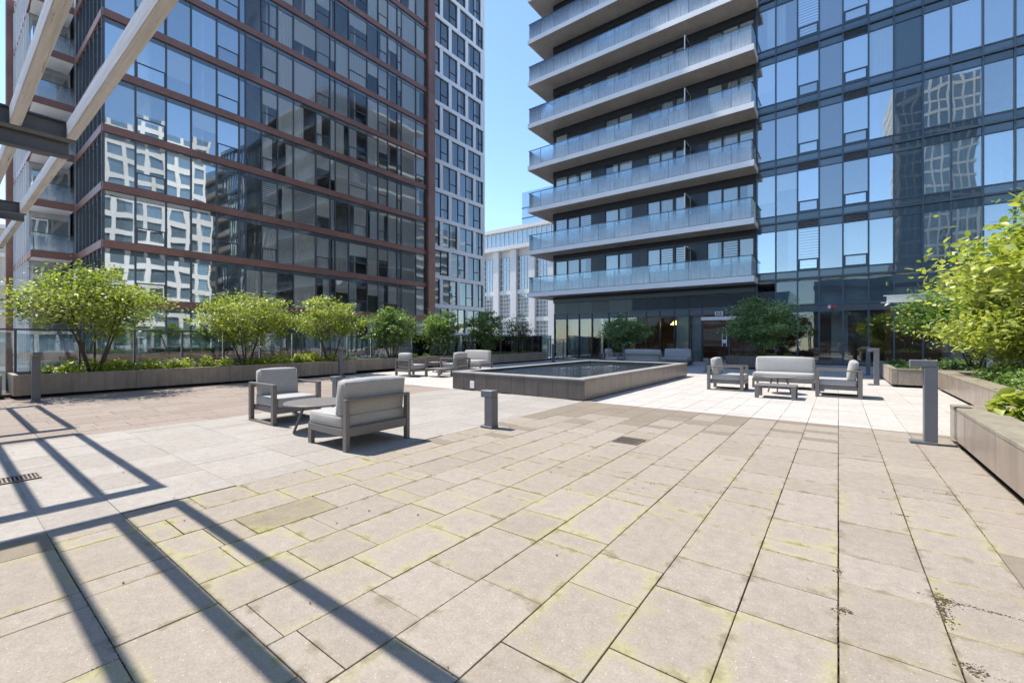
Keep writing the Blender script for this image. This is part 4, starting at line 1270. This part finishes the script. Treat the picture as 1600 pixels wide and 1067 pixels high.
# ------------------------------------------------------------------ balcony tower on the right
bt = based(thing("balcony_tower", (-2, 33, 0), "dark glass tower with concrete balconies and blue curtain wall", "building"))
FB_ = Face('y', 27.0, 1)     # wall plane
FF = Face('y', 25.5, 1)      # balcony front
SZ, SP, ST = 4.30, 3.0, 0.20
NF = 8
wins = [(-16.33, -15.38), (-15.33, -14.41), (-14.36, -13.48), (-12.45, -11.54), (-11.5, -10.59), (-9.59, -8.81), (-8.79, -8.02), (-7.9, -7.12), (-6.09, -5.30), (-5.27, -4.47), (-4.42, -3.70)]
panels = [-17.62, -16.66, -15.57, -14.47, -13.37, -12.27, -11.16, -10.05, -8.96, -7.86, -6.76, -5.66, -4.57, -3.60]
XE = -3.52
for k in range(NF + 1):
    z = SZ + SP * k
    fbox(FF, "balcony_slab", -17.70, XE, 0.03, 1.42, z, z + 0.28, M['soffit'], bt)
    box("balcony_slab", (-17.70, 26.921, z), (-16.53, 39.5, z + 0.28), M['soffit'], bt)
    fbox(FF, "slab_edge", -17.735, XE + 0.03, 0.0, 0.029, z - 0.012, z + 0.30, M['slab_edge'], bt)
    box("slab_edge", (-17.735, 25.531, z - 0.012), (-17.702, 39.5, z + 0.30), M['slab_edge'], bt)
    box("slab_edge", (XE + 0.001, 25.531, z - 0.012), (XE + 0.03, 26.95, z + 0.30), M['slab_edge'], bt)
    fbox(FB_, "floor_slab", -16.45, -3.6, 0.12, 5.0, z + 0.02, z + 0.27, M['ceiling'], bt)
    fbox(FB_, "header_panel", -16.5, -3.62, -0.04, 0.10, z - 0.42, z + 0.27, M['dark_panel'], bt)
    if k == NF: continue
    zt = z + 0.28
    for a, b in zip(panels[:-1], panels[1:]):
        fbox(FF, "balustrade_glass", a + 0.012, b - 0.012, 0.05, 0.062, zt + 0.06, zt + 1.06, M['balcony_glass'], bt)
        fbox(FF, "baluster", b - 0.011, b + 0.011, 0.045, 0.075, zt, zt + 1.069, M['mullion'], bt)
    fbox(FF, "handrail", -17.68, XE, 0.035, 0.085, zt + 1.07, zt + 1.105, M['mullion'], bt)
    fbox(FF, "bottom_rail", -17.68, XE, 0.04, 0.08, zt + 0.02, zt + 0.055, M['mullion'], bt)
    y = 25.60
    while y < 30:
        box("balustrade_glass", (-17.64, y + 0.012, zt + 0.06), (-17.628, y + 1.09, zt + 1.06), M['balcony_glass'], bt)
        box("baluster", (-17.65, y - 0.011, zt), (-17.62, y + 0.011, zt + 1.069), M['mullion'], bt)
        y += 1.1
    box("handrail", (-17.66, 25.586, zt + 1.07), (-17.61, 30.1, zt + 1.105), M['mullion'], bt)
    box("balustrade_glass", (XE - 0.06, 25.6, zt + 0.06), (XE - 0.048, 26.9, zt + 1.06), M['balcony_glass'], bt)
    box("handrail", (XE - 0.08, 25.586, zt + 1.07), (XE - 0.03, 26.9, zt + 1.105), M['mullion'], bt)
    box("privacy_screen", (-7.02, 25.75, zt + 0.05), (-6.995, 26.9, zt + 2.0), M['balcony_glass'], bt)
    frame_mesh(Face('x', -7.03, 1), "screen_frame", 25.72, 26.92, 0.0, 0.05, zt + 0.02, zt + 2.03, 0.03, M['slab_edge'], bt)
    zh = z + SP - 0.42
    prev = -16.5
    for (a, b) in wins + [(-3.62, None)]:
        if a - prev > 0.12:
            n = max(1, round((a - prev) / 0.55))
            for q in range(n):
                fbox(FB_, "wall_panel", prev + (a - prev) * q / n + 0.004, prev + (a - prev) * (q + 1) / n - 0.004, -0.02, 0.10, zt, zh - 0.002, M['dark_panel'], bt)
        elif a > prev: fbox(FB_, "jamb", prev, a, 0.0, 0.10, zt, zh - 0.002, M['brass_dark'], bt)
        if b is None: break
        pane(FB_, "window_pane", a + 0.03, b - 0.03, 0.04, zt + 0.06, zh - 0.05, M['glass_w'], bt)
        frame_mesh(FB_, "window_frame", a, b, 0.02, 0.08, zt, zh - 0.003, 0.04, M['brass_dark'], bt)
        dress(FB_, a + 0.03, b - 0.03, zt, zh - 0.05, bt, 0.92, 0.13)
        prev = b
for x in (-13.0, -10.1, -6.6):
    fbox(FB_, "partition", x, x + 0.12, 0.4, 5.0, SZ, SZ + SP * NF, M['interior'], bt)
fbox(FB_, "core_wall", -16.48, 12.4, 5.01, 12.0, 3.4, SZ + SP * NF + 0.9, M['interior_dark'], bt)
fbox(FB_, "end_wall", -16.5, -16.452, 0.11, 12.0, 0.0, SZ + SP * NF + 0.9, M['dark_panel'], bt)
fbox(FB_, "upper_storeys", -16.45, 12.4, 0.10, 5.0, SZ + SP * NF + 0.31, SZ + SP * NF + 0.9, M['spandrel_b'], bt)
# curtain wall to the right
XC = [-3.56, -2.67, -1.70, -0.78, 0.18, 1.16, 2.08, 3.07, 3.98, 4.95, 5.87, 6.8, 7.75, 8.7, 9.6, 10.5, 11.4, 12.3]
ctype = ['g', 'g', 'o', 'p', 'o', 'g', 'd', 'g', 'g', 'g', 'g', 'o', 'p', 'g', 'g', 'g', 'g']
for k in range(NF + 1):
    z = SZ + SP * k + 0.10
    fbox(FB_, "floor_band", -3.56, 12.35, -0.075, 0.05, z, z + 0.09, M['blue_mullion'], bt)
    fbox(FB_, "floor_slab", -3.5, 12.3, 0.12, 5.0, z - 0.10, z + 0.17, M['ceiling'], bt)
    for i, (a, b) in enumerate(zip(XC[:-1], XC[1:])):
        a, b = a + 0.035, b - 0.035
        fbox(FB_, "spandrel_panel", a, b, 0.02, 0.06, z + 0.092, z + 0.40, M['spandrel_b'], bt)
        if k < NF:
            top = z + SP
            if ctype[i] == 'o' or (ctype[i] == 'g' and i > 6 and False):
                m = MB(); bb = bt["_base"]
                for q in range(5):
                    mn, mx = FB_.rng(a, b, 0.0, 0.05, top - 0.33 + q * 0.065, top - 0.33 + q * 0.065 + 0.035)
                    m.box([mn[j] - bb[j] for j in range(3)], [mx[j] - bb[j] for j in range(3)])
                m.build("louvre", M['brass_dark'], bt)
                fbox(FB_, "louvre_backing", a, b, 0.055, 0.07, top - 0.34, top - 0.002, M['interior_dark'], bt)
            else:
                fbox(FB_, "spandrel_panel", a, b, 0.02, 0.06, top - 0.34, top - 0.002, M['spandrel_b'], bt)
            z0, z1 = z + 0.47, top - 0.38
            fbox(FB_, "sill_bar", a, b, -0.01, 0.10, z + 0.402, z + 0.468, M['blue_mullion'], bt)
            fbox(FB_, "head_bar", a, b, -0.01, 0.10, z1, top - 0.342, M['blue_mullion'], bt)
            if ctype[i] == 'g':
                pane(FB_, "window_pane", a, b, 0.03, z0, z1, M['glass_r'], bt)
                dress(FB_, a, b, z0, z1, bt, 0.72, 0.14)
            elif ctype[i] == 'o':
                zt2 = z0 + 0.52
                pane(FB_, "window_pane", a, b, 0.03, zt2 + 0.05, z1, M['glass_r'], bt)
                pane(FB_, "awning_window", a + 0.07, b - 0.07, 0.012, z0 + 0.07, zt2 - 0.02, M['glass_r'], bt)
                frame_mesh(FB_, "window_frame", a, b, -0.02, 0.07, z0, zt2 + 0.048, 0.06, M['blue_mullion'], bt)
                dress(FB_, a, b, z0, z1, bt, 0.6, 0.14)
            else:
                fbox(FB_, "spandrel_panel", a, b, 0.03, 0.042, z0, z1, M['spandrel_l'] if ctype[i] == 'p' else M['spandrel_b'], bt)
for x in XC:
    fbox(FB_, "mullion", x - 0.034, x + 0.034, -0.05, 0.12, 3.0, SZ + SP * NF + 0.1, M['blue_mullion'], bt)
# ground floor
gx = [-16.4, -15.38, -14.41, -13.43, -12.2, -11.0, -9.67, -8.83, -7.94, -7.09, -6.37, -4.91, -3.79, -2.68, -1.70, -0.78, 0.18, 1.16, 2.08, 3.07, 3.98, 4.95, 5.87, 6.8, 7.75, 8.7, 9.6, 10.5, 11.4, 12.3]
for i, (a, b) in enumerate(zip(gx[:-1], gx[1:])):
    fbox(FB_, "spandrel_panel", a + 0.006, b - 0.006, 0.0, 0.08, 3.12, 4.30 if a > -3.6 else 3.86, M['spandrel_b'] if a > -3.6 else M['dark_panel'], bt)
    if i == 10: continue
    pane(FB_, "storefront_glass", a + 0.035, b - 0.035, 0.04, 0.10, 2.70, M['glass_shop'], bt)
    fbox(FB_, "sill_bar", a + 0.036, b - 0.036, 0.0, 0.10, 0.0, 0.098, M['blue_mullion'], bt)
for x in gx:
    fbox(FB_, "mullion", x - 0.034, x + 0.034, -0.045, 0.11, 0.0, 3.118 if x < -3.6 else 2.998, M['blue_mullion'] if x > -3.6 else M['brass_dark'], bt)
fbox(FB_, "transom", -16.45, 12.35, -0.03, 0.12, 2.702, 2.78, M['blue_mullion'], bt)
fbox(FB_, "head_panel", -16.45, 12.35, 0.0, 0.08, 2.782, 3.04, M['mullion'], bt)
fbox(FB_, "transom", -16.45, 12.35, -0.06, 0.12, 3.042, 3.116, M['blue_mullion'], bt)
# glass entrance
dr = box("entrance_door", (-6.33, 27.03, 0.02), (-5.19, 27.045, 2.36), M['glass_shop'], bt)
dr2 = box("entrance_door", (-5.16, 27.03, 0.02), (-4.95, 27.045, 2.36), M['glass_shop'], bt)
for x in (-5.28, -5.06):
    box("door_pull", (x - 0.015, 26.95, 0.9), (x + 0.015, 26.98, 1.75), M['white_plate'], bt)
box("door_pull_plate", (-5.27, 26.99, 1.08), (-5.05, 27.02, 1.28), M['white_plate'], bt)
box("entrance_header", (-6.36, 26.72, 2.38), (-4.2, 27.02, 2.58), M['white_plate'], bt, 0.01)
sg = based(thing("address_sign", (-5.45, 26.96, 2.62), "small white-framed dark sign above the glass entrance", "sign"))
box("plate", (-5.66, 26.90, 2.64), (-5.24, 26.95, 2.88), M['white_plate'], sg, 0.006)
box("dark_field", (-5.59, 26.893, 2.685), (-5.31, 26.899, 2.835), M['spandrel'], sg)
fc = bpy.data.curves.new("lettering", 'FONT'); fc.body = "88"; fc.size = 0.16; fc.align_x = 'CENTER'; fc.align_y = 'CENTER'; fc.extrude = 0.002
fc.materials.append(M['white_plate'])
tmp = bpy.data.objects.new("tmp", fc); COL.objects.link(tmp); bpy.context.view_layer.update()
fme = bpy.data.meshes.new_from_object(tmp.evaluated_get(bpy.context.evaluated_depsgraph_get()))
bpy.data.objects.remove(tmp); bpy.data.curves.remove(fc)
lt = link("lettering", fme, sg, (-5.45 - sg.location[0], 26.889 - sg.location[1], 2.76 - sg.location[2])); lt.rotation_euler = (R(90), 0, 0)
al = based(thing("alarm_beacon", (-0.30, 26.96, 2.8), "small red alarm beacon on the storefront header", "alarm"))
box("base", (-0.42, 26.93, 2.83), (-0.14, 26.998, 3.0), M['white_plate'], al, 0.006)
box("red_dome", (-0.30, 26.84, 2.82), (-0.15, 26.929, 3.02), M['red'], al, 0.02)
# lobby behind the glass
box("lobby_floor", (-16.3, 27.12, -0.02), (12.2, 34.9, 0.012), M['lobby_column'], bt)
box("lobby_ceiling", (-16.3, 27.12, 3.15), (12.2, 34.9, 3.3), M['ceiling'], bt)
box("lobby_wall", (-16.3, 34.9, 0.0), (12.2, 35.1, 3.3), M['lobby_wall'], bt)
for x in (-15.2, -12.0, -8.3, -0.3, 4.0, 8.0):
    box("lobby_column", (x, 28.6, 0.013), (x + 0.7, 29.3, 3.149), M['lobby_column'], bt)
for x in (-7.1, 2.0):
    box("lobby_wall", (x, 30.5, 0.013), (x + 3.0, 30.7, 3.149), M['lobby_wall'], bt)
for x in (-14, -10, -5.6, -1.6, 1.8, 5.5):
    box("ceiling_light", (x, 29.5, 3.10), (x + 1.2, 29.75, 3.149), M['ceiling_lamp'], bt)
for (a, b) in ((-15.3, -14.5), (-14.35, -13.9), (-7.9, -7.2), (-7.0, -6.5)):
    curtain(FB_, a, b, 0.35, 0.1, 2.7, M['curtain'], bt, 7, 0.03)
pd = based(thing("pendant_lamp", (-8.45, 29.3, 2.2), "glowing amber pendant lamp inside the lobby", "lamp"))
m = MB()
for i in range(3):
    m.tube([(0, 0, 0.1 * i), (0, 0, 0.1 * i + 0.06)], [0.42 - 0.09 * i, 0.38 - 0.09 * i], 20)
m.build("shade", M['warm_lamp'], pd, (0, 0, 0.05))
m = MB(); m.tube([(0, 0, 0.3), (0, 0, 0.94)], [0.01, 0.01], 6); m.build("cord", M['black'], pd)

# white beam of a second pergola behind the right-hand trees
pg = based(thing("white_beam", (2.9, 17, 0), "white timber beam jutting out above the right-hand trees", "beam"))
m = MB(); bb = pg["_base"]
m.box((1.12 - bb[0], 17.0, 2.34), (4.6 - bb[0], 17.10, 2.50)) if False else None
box("web", (1.15, 17.03, 2.40), (4.6, 17.07, 2.585), M['white_plate'], pg)
box("flange", (1.08, 16.98, 2.585), (4.6, 17.12, 2.60), M['white_plate'], pg)
box("flange", (1.02, 16.98, 2.385), (4.6, 17.12, 2.40), M['white_plate'], pg)
box("post", (3.2, 17.0, 0.40), (3.3, 17.1, 2.384), M['white_plate'], pg)

# ------------------------------------------------------------------ farther buildings
fb = based(thing("white_building", (-36, 66, -13.99), "white mid-rise building with tall gridded windows between the towers", "building"))
FX = Face('y', 60.0, 1)
box("body", (-56, 60.3, -13.98), (-28, 80, 17.6), M['white_stone'], fb)
piers = [-52.0, -48.2, -44.4, -40.6, -36.8, -33.0, -29.2]
for x in piers:
    fbox(FX, "pier", x - 0.62, x + 0.62, -0.5, 0.3, -13.98, 16.6, M['white_stone'], fb, 0.03)
rows = [(-4.4, -0.4), (0.3, 4.3), (5.0, 9.0), (9.7, 15.4)]
for (z0, z1) in rows:
    fbox(FX, "floor_band", -55, -28.5, -0.2, 0.3, z0 - 0.7, z0, M['white_stone'], fb)
    for a, b in zip(piers[:-1], piers[1:]):
        a, b = a + 0.62, b - 0.62
        wnd = fbox(FX, "window", a, b, 0.10, 0.295, z0, z1, M['far_glass'], fb)
        m = MB(); w0, h0 = (b - a), (z1 - z0); nx, nz = 4, 6
        for i in range(1, nx): m.box((-w0 / 2 + w0 * i / nx - .05, -0.16, -h0 / 2), (-w0 / 2 + w0 * i / nx + .05, -0.10, h0 / 2))
        for i in range(1, nz): m.box((-w0 / 2, -0.155, -h0 / 2 + h0 * i / nz - .05), (w0 / 2, -0.101, -h0 / 2 + h0 * i / nz + .05))
        m.build("glazing_bars", M['white_stone'], wnd)
fbox(FX, "cornice", -56, -28, -0.9, 0.3, 16.62, 17.3, M['white_stone'], fb)
fbox(FX, "penthouse", -56, -29, 1.2, 18, 17.6, 20.3, M['far_glass'], fb)
fbox(FX, "roof_slab", -56.5, -28.5, 0.6, 19, 20.31, 20.9, M['white_stone'], fb)
m = MB(); bb = fb["_base"]
for i in range(28):
    x = -55.5 + i * 0.98
    m.box((x - .05 - bb[0], 61.1 - bb[1], 17.6 - bb[2]), (x + .05 - bb[0], 61.19 - bb[1], 20.3 - bb[2]))
m.build("penthouse_bars", M['white_stone'], fb)
tt = based(thing("teal_tower", (-62, 120, -13.99), "distant teal glass tower peeking above the white building", "building"))
box("body", (-80, 112, -13.98), (-62, 128, 47.5), M['teal_glass'], tt)
for i in range(13):
    box("floor_band", (-80.1, 111.9, 4 + i * 3.2), (-61.9, 128.1, 4.3 + i * 3.2), M['blue_mullion'], tt)
lb = based(thing("beige_building", (-90, 4, -13.99), "beige stone building behind the pergola at the left edge", "building"))
box("body", (-110, -14, -13.98), (-80, 9.5, 15.0), M['beige_stone'], lb)
for r_ in range(6):
    for c_ in range(6):
        y = -12 + c_ * 3.6; z = -5 + r_ * 3.4
        wd = box("window", (-79.99, y, z), (-79.9, y + 2.4, z + 2.4), M['far_glass'], lb)
        box("window_bar", (-79.89, y + 1.15, z), (-79.8, y + 1.25, z + 2.4), M['white_stone'], lb)
for r_ in range(7):
    box("floor_band", (-79.995, -14, -5.9 + r_ * 3.4), (-79.7, 9.5, -5.4 + r_ * 3.4), M['white_stone'], lb)

# out-of-frame towers across the street, mirrored in the glass; some added for bounce light
def mirror_tower(x0, x1, y0, y1, top, label, style):
    t = based(thing("opposite_tower", ((x0 + x1) / 2, (y0 + y1) / 2, -13.99), label, "building", "towers mirrored in the facades"))
    box("body", (x0, y0, -13.98), (x1, y1, top), M['mirror_glass'], t)
    z = -10; i = 0
    while z < top - 1 and style == 'low':
        box("floor_band", (x0 - 0.1, y0 - 0.1, z), (x1 + 0.1, y1 + 0.1, z + 0.8), M['lobby_wall'], t); z += 3.4
    while z < top - 1:
        pr = 0.25 if style != 'band' else 0.7
        box("floor_band", (x0 - pr, y0 - pr, z), (x1 + pr, y1 + pr, z + (0.9 if style == 'grid' else 0.55 if style == 'fine' else 0.8)), M['white_stone'], t)
        z += 3.0
    stp, hw = (2.6, 0.3) if style == 'grid' else (1.5, 0.16)
    if style in ('grid', 'fine'):
        x = x0
        while x <= x1 + .1:
            box("pier", (x - hw, y1 + 0.0, -13.9), (x + hw, y1 + 0.3, top), M['white_stone'], t); box("pier", (x - hw, y0 - 0.3, -13.9), (x + hw, y0, top), M['white_stone'], t); x += stp
        y = y0 + 1
        while y <= y1:
            box("pier", (x0 - 0.3, y - hw, -13.9), (x0, y + hw, top), M['white_stone'], t); y += stp
mirror_tower(38, 60, 17, 33, 40, "white gridded tower mirrored in the brown tower's corner panes", 'grid')
mirror_tower(34, 66, 37, 56, 38, "banded white tower mirrored in the brown tower's lower panes", 'band')
mirror_tower(40, 56, 60, 78, 52, "tall gridded tower mirrored deep in the brown tower's panes", 'fine')
mirror_tower(36, 62, -8, 14, 30, "low white gridded block mirrored in the near corner panes", 'fine')
mirror_tower(40, 66, -40, -12, 44, "white slab block mirrored at the brown tower's corner", 'grid')
mirror_tower(42, 60, 84, 110, 38, "farthest banded block mirrored in the brown tower", 'band')
mirror_tower(-40, -8, -64, -48, 11, "low dark block mirrored in the storefront glass", 'low')  # unseen low blocks added so the storefront mirrors something dark
mirror_tower(-4, 26, -66, -50, 12.5, "second low dark block mirrored in the storefront glass", 'low')
mirror_tower(11, 24, -96, -80, 58, "pale gridded tower mirrored in the blue curtain wall", 'fine')
mirror_tower(32, 50, -78, -58, 95, "tall banded tower mirrored at the curtain wall's right", 'band')
for o in list(bpy.data.objects):
    if "_base" in o: del o["_base"]
